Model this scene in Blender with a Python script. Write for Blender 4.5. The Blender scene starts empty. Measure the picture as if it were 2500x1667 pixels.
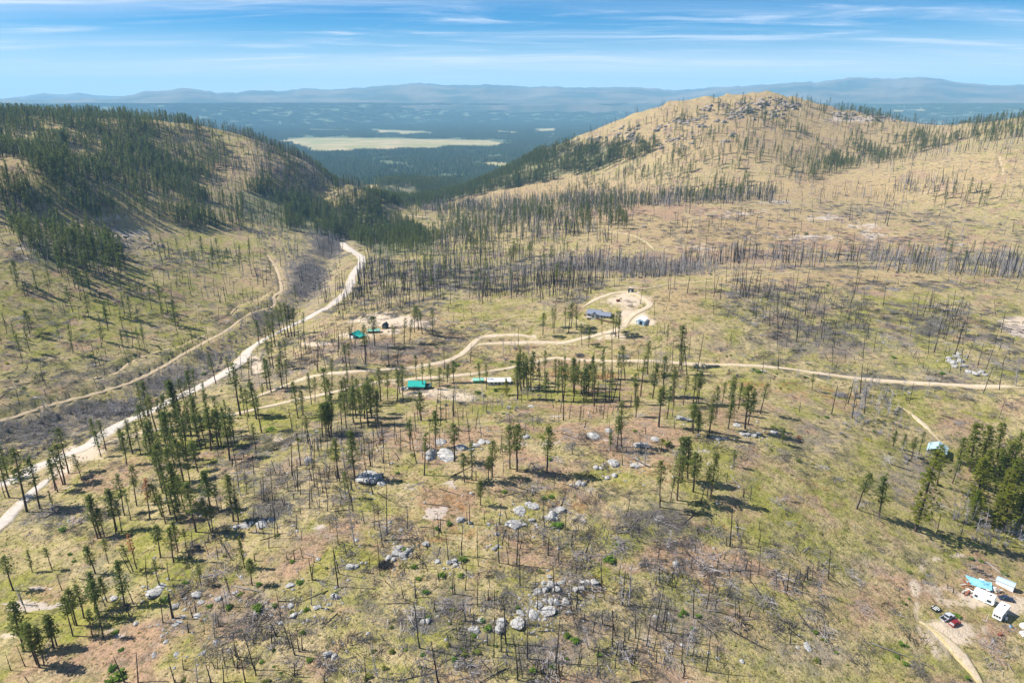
import bpy, math, random
import numpy as np
from mathutils import Vector

# ------------------------------------------------------------------ camera
SC = bpy.context.scene
COL = SC.collection
PITCH = math.radians(19.5)
CAM_Z = 150.0
F = 1666.0 / 2500.0                       # focal length over picture width
cam_data = bpy.data.cameras.new("camera")
cam_data.sensor_width = 36.0
cam_data.lens = 36.0 * F
cam_data.clip_start = 1.0
cam_data.clip_end = 90000.0
cam = bpy.data.objects.new("camera", cam_data)
cam.location = (0, 0, CAM_Z)
cam.rotation_euler = (math.pi / 2 - PITCH, 0, 0)
COL.objects.link(cam)
SC.camera = cam

# ------------------------------------------------------------------ light
SUN_EL = math.radians(47.0)
SUN_DIR = np.array([-math.cos(SUN_EL) * math.cos(math.radians(9)),
                    math.cos(SUN_EL) * math.sin(math.radians(9)), math.sin(SUN_EL)])   # towards the sun
sun_data = bpy.data.lights.new("sun", "SUN")
sun_data.energy = 5.0
sun_data.angle = math.radians(0.5)
sun_data.color = (1.0, 0.955, 0.88)
sun = bpy.data.objects.new("sun", sun_data)
sun.rotation_euler = Vector(-SUN_DIR).to_track_quat('-Z', 'Y').to_euler()
COL.objects.link(sun)

world = bpy.data.worlds.new("World")
SC.world = world
world.use_nodes = True
wt = world.node_tree
for n in list(wt.nodes):
    wt.nodes.remove(n)


def N(tree, kind, **kw):
    n = tree.nodes.new(kind)
    for k, v in kw.items():
        if k.startswith('i_'):
            n.inputs[int(k[2:])].default_value = v
        else:
            setattr(n, k, v)
    return n


def L(tree, a, b):
    tree.links.new(a, b)


def mth(tree, op, a, b=None, c=None, clamp=False):
    n = tree.nodes.new('ShaderNodeMath')
    n.operation = op
    n.use_clamp = clamp
    for i, x in enumerate((a, b, c)):
        if x is None:
            continue
        if isinstance(x, (int, float)):
            n.inputs[i].default_value = x
        else:
            tree.links.new(x, n.inputs[i])
    return n.outputs[0]


def mixc(tree, fac, a, b, blend='MIX'):
    n = tree.nodes.new('ShaderNodeMix')
    n.data_type = 'RGBA'
    n.blend_type = blend
    for i, x in ((0, fac), (6, a), (7, b)):
        if isinstance(x, (int, float)):
            n.inputs[i].default_value = x
        elif isinstance(x, tuple):
            n.inputs[i].default_value = (*x, 1.0) if len(x) == 3 else x
        else:
            tree.links.new(x, n.inputs[i])
    return n.outputs[2]


def ramp(tree, fac, stops):
    n = tree.nodes.new('ShaderNodeValToRGB')
    el = n.color_ramp.elements
    while len(el) < len(stops):
        el.new(0.5)
    for e, (p, c) in zip(el, stops):
        e.position = p
        e.color = (c, c, c, 1) if isinstance(c, (int, float)) else (*c, 1)
    tree.links.new(fac, n.inputs[0])
    return n.outputs[0]


sky = N(wt, 'ShaderNodeTexSky', sky_type='NISHITA')
sky.sun_disc = False
sky.sun_elevation = SUN_EL
sky.sun_rotation = math.atan2(SUN_DIR[0], SUN_DIR[1])
sky.altitude = 1500
sky.air_density = 1.0
sky.dust_density = 0.3
sky.ozone_density = 5.0
hs = N(wt, 'ShaderNodeHueSaturation')
hs.inputs['Saturation'].default_value = 1.8
hs.inputs['Hue'].default_value = 0.507
hs.inputs['Value'].default_value = 1.0
L(wt, sky.outputs[0], hs.inputs['Color'])
geo = N(wt, 'ShaderNodeTexCoord')
sep = N(wt, 'ShaderNodeSeparateXYZ')
L(wt, geo.outputs['Generated'], sep.inputs[0])
den = mth(wt, 'ADD', mth(wt, 'MAXIMUM', sep.outputs[2], 0.0), 0.045)
comb = N(wt, 'ShaderNodeCombineXYZ')
L(wt, mth(wt, 'DIVIDE', sep.outputs[0], den), comb.inputs[0])
L(wt, mth(wt, 'MULTIPLY', mth(wt, 'DIVIDE', sep.outputs[1], den), 1.35), comb.inputs[1])
warp = N(wt, 'ShaderNodeTexNoise', noise_dimensions='3D')
warp.inputs['Scale'].default_value = 0.35
warp.inputs['Detail'].default_value = 3
L(wt, comb.outputs[0], warp.inputs['Vector'])
wadd = N(wt, 'ShaderNodeVectorMath', operation='MULTIPLY_ADD')
L(wt, warp.outputs['Color'], wadd.inputs[0])
wadd.inputs[1].default_value = (2.6, 1.2, 0)
L(wt, comb.outputs[0], wadd.inputs[2])
map1 = N(wt, 'ShaderNodeMapping')
map1.inputs['Rotation'].default_value = (0, 0, math.radians(-14))
map1.inputs['Scale'].default_value = (0.33, 0.85, 1)
map1.inputs['Location'].default_value = (3.1, 0.6, 0)
L(wt, wadd.outputs[0], map1.inputs['Vector'])
cn = N(wt, 'ShaderNodeTexNoise', noise_dimensions='3D')
cn.inputs['Scale'].default_value = 1.0
cn.inputs['Detail'].default_value = 9
cn.inputs['Roughness'].default_value = 0.64
cn.inputs['Distortion'].default_value = 0.6
L(wt, map1.outputs[0], cn.inputs['Vector'])
cover = ramp(wt, cn.outputs[0], [(0.48, 0.0), (0.55, 0.30), (0.63, 1.0)])
# thin veil everywhere, stronger streaks where the noise is high
map2 = N(wt, 'ShaderNodeMapping')
map2.inputs['Rotation'].default_value = (0, 0, math.radians(9))
map2.inputs['Scale'].default_value = (0.045, 0.26, 1)
map2.inputs['Location'].default_value = (7.7, 2.4, 0)
L(wt, wadd.outputs[0], map2.inputs['Vector'])
vn = N(wt, 'ShaderNodeTexNoise', noise_dimensions='3D')
vn.inputs['Scale'].default_value = 1.0
vn.inputs['Detail'].default_value = 7
vn.inputs['Roughness'].default_value = 0.55
L(wt, map2.outputs[0], vn.inputs['Vector'])
veil = ramp(wt, vn.outputs[0], [(0.42, 0.0), (0.62, 1.0)])
cov = mth(wt, 'ADD', mth(wt, 'MULTIPLY', cover, 0.65), mth(wt, 'MULTIPLY', veil, 0.50), clamp=True)
# the air whitens towards the horizon
low = mth(wt, 'POWER', mth(wt, 'SUBTRACT', 1.0, mth(wt, 'MULTIPLY', mth(wt, 'MAXIMUM', sep.outputs[2], 0.0), 8.0, clamp=True)), 2.2)
skyb = mixc(wt, mth(wt, 'MULTIPLY', low, 0.92), hs.outputs[0], (9.6, 10.4, 11.4))
skycol = mixc(wt, cov, skyb, (8.6, 9.2, 10.6))
bg = N(wt, 'ShaderNodeBackground')
bg.inputs['Strength'].default_value = 0.052
L(wt, skycol, bg.inputs['Color'])
wo = N(wt, 'ShaderNodeOutputWorld')
L(wt, bg.outputs[0], wo.inputs['Surface'])

SC.view_settings.view_transform = 'Standard'
SC.view_settings.look = 'None'
SC.view_settings.exposure = 1.0
SC.view_settings.gamma = 1.0
SC.view_settings.use_curve_mapping = False
SC.render.engine = 'CYCLES'
SC.cycles.use_denoising = True
SC.cycles.max_bounces = 5
SC.cycles.diffuse_bounces = 4
SC.cycles.volume_bounces = 1
SC.cycles.transparent_max_bounces = 6
SC.cycles.caustics_reflective = False
SC.cycles.caustics_refractive = False
SC.cycles.use_adaptive_sampling = True
SC.cycles.adaptive_threshold = 0.01

rng = np.random.default_rng(7)
random.seed(7)

# ------------------------------------------------------------------ pixel <-> place
K = 2500.0 / 2352.0                       # the notes below were taken on a 2352 pixel wide copy
SP, CP = math.sin(PITCH), math.cos(PITCH)


def ray_dir(u, v):
    """direction through picture point (u, v) of the 2500x1667 photograph"""
    x = (np.asarray(u, float) - 1250.0) / 1666.0
    y = (833.5 - np.asarray(v, float)) / 1666.0
    d = np.stack([x, CP + y * SP, -SP + y * CP], -1)
    return d


def project(p):
    p = np.asarray(p, float)
    d = p - np.array([0, 0, CAM_Z])
    dep = d[..., 1] * CP - d[..., 2] * SP
    up = d[..., 1] * SP + d[..., 2] * CP
    dep_s = np.where(dep > 1, dep, 1)
    return 1250 + 1666 * d[..., 0] / dep_s, 833.5 - 1666 * up / dep_s, dep


# ------------------------------------------------------------------ noise
def hash2(ix, iy, seed):
    n = (ix.astype(np.int64) * 374761393 + iy.astype(np.int64) * 668265263 + seed * 974634777) & 0x7fffffff
    n = ((n ^ (n >> 13)) * 1274126177) & 0x7fffffff
    n = (n ^ (n >> 16)) & 0xffff
    return n / 65535.0


def vnoise(x, y, seed=0):
    x = np.asarray(x, float)
    y = np.asarray(y, float)
    ix, iy = np.floor(x), np.floor(y)
    fx, fy = x - ix, y - iy
    fx = fx * fx * (3 - 2 * fx)
    fy = fy * fy * (3 - 2 * fy)
    a, b = hash2(ix, iy, seed), hash2(ix + 1, iy, seed)
    c, d = hash2(ix, iy + 1, seed), hash2(ix + 1, iy + 1, seed)
    return (a + (b - a) * fx) * (1 - fy) + (c + (d - c) * fx) * fy - 0.5


def fbm(x, y, seed=0, octs=4, gain=0.5):
    s, a = 0, 1.0
    for o in range(octs):
        s = s + a * vnoise(x * 2 ** o + 17.3 * o, y * 2 ** o - 9.1 * o, seed + o)
        a *= gain
    return s


def ss(a, b, x):
    t = np.clip((x - a) / (b - a), 0, 1)
    return t * t * (3 - 2 * t)


# ------------------------------------------------------------------ terrain
# ground control points: (u, v, height) on the 2352 wide copy; the height fixes how far away they lie
CTRL = [
    (0, 1568, -7), (600, 1568, -1), (1200, 1568, 1), (1800, 1568, -5), (2352, 1568, -15),
    (0, 1400, -9), (0, 1300, -10), (400, 1300, -1), (800, 1300, 4), (1250, 1300, 4), (1750, 1300, -2), (2200, 1400, -14),
    (2352, 1250, -19), (2352, 1130, -20), (0, 1180, -13), (400, 1130, -4), (700, 1060, 3), (1000, 1030, 8), (1200, 980, 8),
    (1400, 1020, 8), (1650, 980, 6), (1800, 1050, 2), (2100, 1050, -10), (2352, 1000, -12),
    (200, 1020, -15), (450, 880, -17), (600, 800, -15), (740, 710, -19), (820, 620, -24), (800, 560, -32),
    (0, 1000, -24), (200, 960, -26), (400, 870, -27), (560, 790, -26), (660, 720, -27), (740, 600, -34), (700, 660, -28),
    (640, 870, -9), (950, 880, -5), (1150, 870, -5), (1400, 860, -5), (1600, 840, -3), (2000, 870, -4), (2352, 890, 0),
    (815, 770, 0), (1100, 790, -2), (1000, 700, -2), (1400, 720, 7), (1480, 735, 8), (1430, 665, 10), (1650, 640, 10), (1850, 615, 12),
    (2352, 645, 9), (2000, 740, 6), (2250, 770, 6), (1900, 700, 9),
    (1200, 645, -8), (1480, 628, -6), (1000, 560, -26), (1250, 600, -12), (900, 620, -22),
    (1450, 560, 0), (1700, 520, 5), (2000, 500, 10), (2300, 520, 12), (1700, 470, 16), (1450, 475, 4), (2050, 455, 18),
    (1200, 520, -18), (1000, 485, -42), (2300, 590, 0), (1850, 575, -2),
    (1650, 425, 18), (1300, 450, -28), (1100, 470, -46), (1700, 350, 62), (1880, 375, 42), (2100, 350, 56), (2300, 350, 78),
    (1500, 385, 30), (1360, 420, -8),
    (100, 520, 26), (300, 520, 10), (300, 430, 42), (480, 450, 14), (640, 520, -20), (100, 400, 72), (500, 365, 52), (620, 420, 18),
    (740, 470, -24), (820, 480, -44), (200, 512, 24),
    (100, 620, 16), (320, 640, -3), (100, 750, -8), (320, 740, -17), (520, 640, -22), (0, 560, 34), (0, 680, 8), (560, 560, -20),
    (100, 880, -22), (0, 900, -20), (300, 820, -23),
    (890, 520, -48), (900, 470, -66), (900, 430, -95), (950, 410, -115),
]
# ridge lines: (u, v, distance)
RIDGE = [
    (-120, 268, 1500), (0, 268, 1500), (100, 268, 1520), (200, 270, 1500), (300, 274, 1480), (380, 284, 1450), (470, 302, 1420), (560, 326, 1390),
    (640, 350, 1360), (720, 384, 1320), (800, 420, 1270), (850, 452, 1230),
    (1750, 228, 1950), (1690, 238, 1930), (1820, 240, 1960), (1600, 262, 1900), (1520, 282, 1880), (1440, 303, 1860), (1340, 330, 1830), (1240, 362, 1800),
    (1900, 262, 2000), (1960, 268, 2050), (2040, 280, 2080), (2130, 300, 2050), (2230, 290, 1850), (2352, 268, 1750), (2500, 250, 1700),
]
# plan points: (x, y, z)
PLAN = [(-300, 60, -14), (0, 0, -2), (300, 60, -16), (-700, 300, 0), (700, 300, -10), (900, 700, 20), (1500, 1200, 60), (-900, 700, 20), (-1500, 1200, 110),
        (-300, -300, -10), (300, -300, -10), (0, -600, -10),
        (-1700, 2200, -60), (-900, 2000, -100), (-500, 2000, -150), (-150, 2000, -150), (200, 2300, -165), (600, 2700, -168), (1100, 2900, -160), (1700, 2800, -100),
        (-1200, 2700, -168), (-600, 2800, -170), (0, 2900, -170), (2300, 2300, -50), (2000, 1700, 70), (-2200, 1800, 20), (1350, 2500, -60), (900, 2450, -90),
        (600, 2150, -60), (350, 2000, -100)]

pts = []
for (u, v, z) in CTRL:
    d = ray_dir(u * K, v * K)
    t = (z - CAM_Z) / d[2]
    pts.append((d[0] * t, d[1] * t, z))
for (u, v, r) in RIDGE:
    d = ray_dir(u * K, v * K)
    t = r / math.hypot(d[0], d[1])
    pts.append((d[0] * t, d[1] * t, CAM_Z + d[2] * t))
pts += PLAN
pts = np.array(pts, float)
RS = 1000.0
PXY = pts[:, :2] / RS


def tps(r2):
    return 0.5 * r2 * np.log(r2 + 1e-9)


n = len(pts)
A = np.zeros((n + 3, n + 3))
A[:n, :n] = tps(((PXY[:, None] - PXY[None]) ** 2).sum(-1)) + np.eye(n) * 2e-4
A[:n, n] = 1
A[:n, n + 1:] = PXY
A[n, :n] = 1
A[n + 1:, :n] = PXY.T
RB = np.linalg.solve(A, np.concatenate([pts[:, 2], np.zeros(3)]))

CREEK = None


def seg_dist(x, y, line):
    best = np.full(np.shape(x), 1e9)
    for (ax, ay), (bx, by) in zip(line[:-1], line[1:]):
        dx, dy = bx - ax, by - ay
        t = np.clip(((x - ax) * dx + (y - ay) * dy) / (dx * dx + dy * dy + 1e-9), 0, 1)
        best = np.minimum(best, np.hypot(x - ax - t * dx, y - ay - t * dy))
    return best


def far_plain(x, y, r):
    az = np.arctan2(x, y)
    z = -170 + 6 * fbm(x / 900, y / 900, 31, 3)
    edge = 9300 + 700 * np.sin(az * 5 + 1) + 900 * vnoise(az * 9, az * 0 + 3, 41) + 350 * vnoise(az * 40, az * 0, 43)
    rise = ss(edge, edge + 2600, r)
    z = z + rise * (245 + 14 * fbm(az * 30, r / 1400, 53, 3))
    z = z - 60 * ss(15500, 22000, r)
    return z


def height(x, y, detail=True):
    x = np.asarray(x, float)
    y = np.asarray(y, float)
    shp = x.shape
    xf, yf = x.ravel(), y.ravel()
    out = np.empty(xf.size)
    for s in range(0, xf.size, 40000):
        xx, yy = xf[s:s + 40000], yf[s:s + 40000]
        r = np.hypot(xx, yy)
        q = np.stack([xx, yy], -1) / RS
        qc = np.clip(q, -3.2, 3.2)
        z = tps(((qc[:, None] - PXY[None]) ** 2).sum(-1)) @ RB[:n] + RB[n] + qc @ RB[n + 1:]
        w = ss(2300, 3100, r) + ss(1700, 2600, -yy)
        w = np.clip(w, 0, 1)
        z = z * (1 - w) + far_plain(xx, yy, np.maximum(r, 2000)) * w
        if detail:
            near = 1 - ss(2200, 3200, r)
            z = z + near * (5.0 * fbm(xx / 160, yy / 160, 3, 3) * ss(150, 500, r) + 1.6 * fbm(xx / 38, yy / 38, 11, 3) + 0.45 * fbm(xx / 7, yy / 7, 23, 2))
            # rocky hill: ledges and crags near its crest
            hx, hy = (xx - 640) / 520, (yy - 1840) / 330
            rocky = np.exp(-(hx * hx + hy * hy)) * ss(15, 70, z)
            rn = fbm(xx / 42, yy / 42, 61, 4)
            z = z + rocky * (18 * np.abs(rn) - 4 + 5 * fbm(xx / 12, yy / 12, 67, 2))
            if CREEK is not None:
                dc = seg_dist(xx, yy, CREEK)
                z = z - 7.0 * np.exp(-(dc / 16.0) ** 2)
        out[s:s + 40000] = z
    return out.reshape(shp)


def cast(u, v, tmax=20000.0):
    """where the rays through (u, v) meet the ground"""
    d = np.atleast_2d(ray_dir(u, v))
    m = len(d)
    hd = np.hypot(d[:, 0], d[:, 1])
    lo = np.full(m, 90.0)
    hi = np.full(m, np.nan)
    t = lo.copy()
    alive = np.ones(m, bool)
    while alive.any():
        idx = np.where(alive)[0]
        tn = t[idx] * 1.02 + 1
        rr = tn / hd[idx]
        P = d[idx] * rr[:, None]
        g = height(P[:, 0], P[:, 1])
        hit = CAM_Z + P[:, 2] < g
        hi[idx[hit]] = tn[hit]
        lo[idx] = np.where(hit, t[idx], tn)
        t[idx] = tn
        alive[idx[hit]] = False
        alive[idx[tn > tmax]] = False
    ok = ~np.isnan(hi)
    lo2, hi2 = lo.copy(), np.where(ok, hi, tmax)
    for _ in range(14):
        mid = 0.5 * (lo2 + hi2)
        P = d * (mid / hd)[:, None]
        g = height(P[:, 0], P[:, 1])
        b = CAM_Z + P[:, 2] < g
        hi2 = np.where(b, mid, hi2)
        lo2 = np.where(b, lo2, mid)
    P = d * (hi2 / hd)[:, None]
    z = height(P[:, 0], P[:, 1])
    return np.stack([P[:, 0], P[:, 1], z], -1), ok


def cast_line(uv, scale=1.0, step=9):
    """a polyline of picture points, laid on the ground, as dense plan points"""
    uv = np.array(uv, float) * scale
    P, ok = cast(uv[:, 0], uv[:, 1])
    P = P[ok][:, :2]
    return smooth_line(P, step)


def smooth_line(P, step=3.0):
    P = np.asarray(P, float)
    for _ in range(3):                       # Chaikin
        a = P[:-1] * 0.75 + P[1:] * 0.25
        b = P[:-1] * 0.25 + P[1:] * 0.75
        P = np.concatenate([P[:1], np.stack([a, b], 1).reshape(-1, 2), P[-1:]])
    L_ = np.concatenate([[0], np.cumsum(np.hypot(*np.diff(P, axis=0).T))])
    m = max(2, int(L_[-1] / step))
    s = np.linspace(0, L_[-1], m)
    return np.stack([np.interp(s, L_, P[:, 0]), np.interp(s, L_, P[:, 1])], -1)


cr = cast_line([(0, 985), (120, 955), (250, 915), (360, 880), (450, 830), (560, 780), (640, 735), (690, 690), (735, 630), (755, 580), (800, 540)], K)
CREEK = [tuple(p) for p in cr[::6]] + [tuple(cr[-1])]


def inside(u, v, poly):
    poly = np.asarray(poly, float)
    c = np.zeros(np.shape(u), bool)
    j = len(poly) - 1
    for i in range(len(poly)):
        xi, yi = poly[i]
        xj, yj = poly[j]
        cond = ((yi > v) != (yj > v)) & (u < (xj - xi) * (v - yi) / (yj - yi + 1e-12) + xi)
        c ^= cond
        j = i
    return c


# ------------------------------------------------------------------ mesh helpers
def new_mesh(name, verts, faces, mats=(), fmat=None, smooth=False):
    me = bpy.data.meshes.new(name)
    me.from_pydata([tuple(v) for v in verts], [], [tuple(f) for f in faces])
    for m in mats:
        me.materials.append(m)
    if fmat is not None:
        me.polygons.foreach_set('material_index', np.asarray(fmat, np.int32))
    if smooth:
        me.polygons.foreach_set('use_smooth', np.ones(len(me.polygons), bool))
    me.update()
    return me


def grid_mesh(name, X, Y, Z, mat, smooth=True):
    r, c = X.shape
    me = bpy.data.meshes.new(name)
    nv, nf = r * c, (r - 1) * (c - 1)
    me.vertices.add(nv)
    me.vertices.foreach_set('co', np.stack([X, Y, Z], -1).reshape(-1).astype(np.float32))
    i = np.arange(nv).reshape(r, c)
    q = np.stack([i[:-1, :-1], i[:-1, 1:], i[1:, 1:], i[1:, :-1]], -1).reshape(-1)
    me.loops.add(nf * 4)
    me.loops.foreach_set('vertex_index', q.astype(np.int32))
    me.polygons.add(nf)
    me.polygons.foreach_set('loop_start', np.arange(0, nf * 4, 4, dtype=np.int32))
    me.polygons.foreach_set('loop_total', np.full(nf, 4, np.int32))
    me.polygons.foreach_set('use_smooth', np.full(nf, smooth, bool))
    me.materials.append(mat)
    me.update(calc_edges=True)
    me.validate()
    return me


def attr(me, name, vals):
    a = me.attributes.new(name, 'FLOAT', 'POINT')
    a.data.foreach_set('value', np.asarray(vals, np.float32).ravel())


def link(name, data, parent=None, loc=None, rot=None, scale=None):
    o = bpy.data.objects.new(name, data)
    COL.objects.link(o)
    if parent is not None:
        o.parent = parent
    if loc is not None:
        o.location = [float(q) for q in loc]
    if rot is not None:
        o.rotation_euler = [float(q) for q in rot]
    if scale is not None:
        o.scale = [float(q) for q in scale] if hasattr(scale, '__len__') else (float(scale),) * 3
    return o


def tag(o, label=None, cat=None, group=None, kind=None):
    if label:
        o['label'] = label
    if cat:
        o['category'] = cat
    if group:
        o['group'] = group
    if kind:
        o['kind'] = kind
    return o


class MB:
    """collects shapes into one mesh"""
    def __init__(self):
        self.v, self.f, self.m = [], [], []

    def add(self, v, f, m=0):
        o = len(self.v)
        self.v += [tuple(p) for p in v]
        self.f += [tuple(i + o for i in g) for g in f]
        self.m += [m] * len(f)
        return self

    def box(self, x0, x1, y0, y1, z0, z1, m=0):
        v = [(x0, y0, z0), (x1, y0, z0), (x1, y1, z0), (x0, y1, z0), (x0, y0, z1), (x1, y0, z1), (x1, y1, z1), (x0, y1, z1)]
        f = [(0, 3, 2, 1), (4, 5, 6, 7), (0, 1, 5, 4), (1, 2, 6, 5), (2, 3, 7, 6), (3, 0, 4, 7)]
        return self.add(v, f, m)

    def prism(self, prof, y0, y1, m=0):
        """profile of (x, z) points swept along y"""
        k = len(prof)
        v = [(x, y0, z) for x, z in prof] + [(x, y1, z) for x, z in prof]
        f = [tuple(range(k)), tuple(range(2 * k - 1, k - 1, -1))]
        f += [(i, i + k, (i + 1) % k + k, (i + 1) % k) for i in range(k)]
        return self.add(v, f, m)

    def tube(self, path, radii, sides=5, m=0, cap=True):
        path = [Vector(p) for p in path]
        v = []
        for i, p in enumerate(path):
            a = path[min(i + 1, len(path) - 1)] - path[max(i - 1, 0)]
            a = a.normalized() if a.length > 1e-6 else Vector((0, 0, 1))
            s = a.cross(Vector((0.31, 0.95, 0.05)) if abs(a.z) > 0.5 else Vector((0, 0, 1))).normalized()
            t = a.cross(s)
            for k in range(sides):
                g = 2 * math.pi * k / sides
                v.append(tuple(p + (s * math.cos(g) + t * math.sin(g)) * radii[i]))
        f = []
        for i in range(len(path) - 1):
            for k in range(sides):
                k2 = (k + 1) % sides
                f.append((i * sides + k, i * sides + k2, (i + 1) * sides + k2, (i + 1) * sides + k))
        if cap:
            f.append(tuple(range(sides - 1, -1, -1)))
            b = (len(path) - 1) * sides
            f.append(tuple(b + k for k in range(sides)))
        return self.add(v, f, m)

    def mesh(self, name, mats, smooth=False):
        return new_mesh(name, self.v, self.f, mats if isinstance(mats, (list, tuple)) else [mats], self.m, smooth)

# ------------------------------------------------------------------ materials
def material(name):
    m = bpy.data.materials.new(name)
    m.use_nodes = True
    t = m.node_tree
    b = t.nodes['Principled BSDF']
    b.inputs['Specular IOR Level'].default_value = 0.2
    b.inputs['Roughness'].default_value = 0.9
    return m, t, b


def noise(t, scale, detail=4, rough=0.55, vec=None, dist=0.0):
    n = t.nodes.new('ShaderNodeTexNoise')
    n.inputs['Scale'].default_value = scale
    n.inputs['Detail'].default_value = detail
    n.inputs['Roughness'].default_value = rough
    n.inputs['Distortion'].default_value = dist
    if vec is not None:
        t.links.new(vec, n.inputs['Vector'])
    return n.outputs[0]


def attr_node(t, name):
    a = t.nodes.new('ShaderNodeAttribute')
    a.attribute_name = name
    return a.outputs['Fac']


def bump(t, b, h, strength, dist):
    n = t.nodes.new('ShaderNodeBump')
    n.inputs['Strength'].default_value = strength
    n.inputs['Distance'].default_value = dist
    t.links.new(h, n.inputs['Height'])
    t.links.new(n.outputs[0], b.inputs['Normal'])


def ground_material():
    m, t, b = material('dry_grass_ground')
    co = t.nodes.new('ShaderNodeTexCoord').outputs['Object']
    big = noise(t, 1 / 55, 5, 0.6, co)
    mid = noise(t, 1 / 17, 6, 0.62, co, 0.4)
    med = noise(t, 1 / 6.5, 6, 0.65, co, 0.6)
    sml = noise(t, 1 / 1.5, 5, 0.7, co)
    off = t.nodes.new('ShaderNodeMapping')
    off.inputs['Location'].default_value = (310, 97, 40)
    t.links.new(co, off.inputs['Vector'])
    med2 = noise(t, 1 / 9.0, 6, 0.66, off.outputs[0], 0.8)
    mid2 = noise(t, 1 / 24, 5, 0.62, off.outputs[0], 0.5)
    tan, straw = (0.345, 0.255, 0.130), (0.445, 0.365, 0.215)
    green, lush = (0.258, 0.240, 0.058), (0.175, 0.195, 0.030)
    pink, rust, grey = (0.355, 0.225, 0.150), (0.300, 0.150, 0.058), (0.215, 0.180, 0.160)
    c = mixc(t, ramp(t, sml, [(0.3, 0.0), (0.7, 1.0)]), tan, straw)
    gsum = mth(t, 'ADD', mth(t, 'MULTIPLY', mid, 0.62), mth(t, 'MULTIPLY', med, 0.38))
    gsum = mth(t, 'ADD', gsum, mth(t, 'MULTIPLY', mth(t, 'SUBTRACT', attr_node(t, 'green'), attr_node(t, 'tan')), 0.16))
    c = mixc(t, mth(t, 'MULTIPLY', attr_node(t, 'tan'), 0.65, clamp=True), c, mixc(t, ramp(t, med, [(0.35, 0.0), (0.65, 1.0)]), (0.330, 0.215, 0.105), (0.450, 0.320, 0.170)))
    gm = ramp(t, gsum, [(0.44, 0.0), (0.60, 0.95)])
    c = mixc(t, gm, c, mixc(t, ramp(t, med2, [(0.45, 0.0), (0.68, 1.0)]), green, lush))
    pk = mth(t, 'ADD', mid2, mth(t, 'MULTIPLY', attr_node(t, 'pink'), 0.22))
    c = mixc(t, ramp(t, pk, [(0.52, 0.0), (0.66, 0.9)]), c, pink)
    rs = mth(t, 'ADD', med2, mth(t, 'MULTIPLY', attr_node(t, 'rust'), 0.20))
    c = mixc(t, ramp(t, rs, [(0.62, 0.0), (0.76, 0.75)]), c, rust)
    gr = mth(t, 'ADD', mth(t, 'ADD', mth(t, 'MULTIPLY', med, 0.6), mth(t, 'MULTIPLY', mid2, 0.4)), mth(t, 'MULTIPLY', attr_node(t, 'grey'), 0.24))
    c = mixc(t, ramp(t, gr, [(0.54, 0.0), (0.70, 0.85)]), c, grey)
    # worn grey-brown and olive mottling, and ash left by the fire
    br = noise(t, 1 / 11.5, 7, 0.7, co, 1.2)
    c = mixc(t, ramp(t, br, [(0.52, 0.0), (0.64, 0.60)]), c, (0.205, 0.160, 0.120))
    ol = noise(t, 1 / 4.2, 6, 0.7, off.outputs[0], 1.0)
    c = mixc(t, ramp(t, ol, [(0.53, 0.0), (0.64, 0.65)]), c, (0.115, 0.115, 0.045))
    ch = mth(t, 'ADD', attr_node(t, 'char'), mth(t, 'ADD', mth(t, 'MULTIPLY', mth(t, 'SUBTRACT', med2, 0.5), 1.5), mth(t, 'MULTIPLY', mth(t, 'SUBTRACT', mid, 0.5), 1.6)))
    c = mixc(t, ramp(t, ch, [(0.36, 0.0), (0.62, 0.85)]), c, mixc(t, sml, (0.055, 0.050, 0.052), (0.150, 0.130, 0.125)))
    # tufts, twigs and pebbles: fine light and dark grain
    fine = noise(t, 1 / 0.55, 3, 0.75, co)
    c = mixc(t, 1.0, c, ramp(t, fine, [(0.30, (0.26, 0.27, 0.29)), (0.47, (0.88, 0.89, 0.87)), (0.72, (1.22, 1.2, 1.12))]), 'MULTIPLY')
    clump = noise(t, 1 / 2.8, 4, 0.7, off.outputs[0])
    c = mixc(t, 1.0, c, ramp(t, clump, [(0.32, (0.42, 0.43, 0.43)), (0.50, (1.0, 1.0, 1.0))]), 'MULTIPLY')
    # bare sandy places, bare rock, hay fields, forest floor
    d = attr_node(t, 'dirt')
    dn = mth(t, 'ADD', d, mth(t, 'MULTIPLY', mth(t, 'ADD', mth(t, 'SUBTRACT', med, 0.5), mth(t, 'SUBTRACT', mid2, 0.5)), 1.3))
    c = mixc(t, ramp(t, dn, [(0.46, 0.0), (0.74, 0.9)]), c, mixc(t, sml, (0.42, 0.33, 0.24), (0.54, 0.45, 0.35)))
    rk = mth(t, 'ADD', attr_node(t, 'rock'), mth(t, 'ADD', mth(t, 'MULTIPLY', mth(t, 'SUBTRACT', med2, 0.5), 2.2), mth(t, 'MULTIPLY', mth(t, 'SUBTRACT', mid, 0.5), 1.8)))
    c = mixc(t, ramp(t, rk, [(0.60, 0.0), (0.74, 0.9)]), c, mixc(t, sml, (0.30, 0.235, 0.19), (0.52, 0.45, 0.39)))
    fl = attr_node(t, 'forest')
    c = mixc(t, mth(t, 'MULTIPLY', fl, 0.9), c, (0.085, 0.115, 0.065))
    fd = mth(t, 'MULTIPLY', attr_node(t, 'field'), ramp(t, noise(t, 1 / 170, 5, 0.7, co, 0.5), [(0.36, 0.25), (0.46, 1.0)]))
    c = mixc(t, fd, c, mixc(t, ramp(t, noise(t, 1 / 300, 5, 0.65, co, 0.8), [(0.42, 0.0), (0.58, 1.0)]), (0.24, 0.235, 0.10), (0.38, 0.30, 0.17)))
    L(t, c, b.inputs['Base Color'])
    hgt = mth(t, 'ADD', mth(t, 'MULTIPLY', fine, 0.5), mth(t, 'ADD', mth(t, 'MULTIPLY', sml, 0.9), mth(t, 'MULTIPLY', clump, 1.2)))
    bump(t, b, hgt, 0.75, 0.75)
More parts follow.
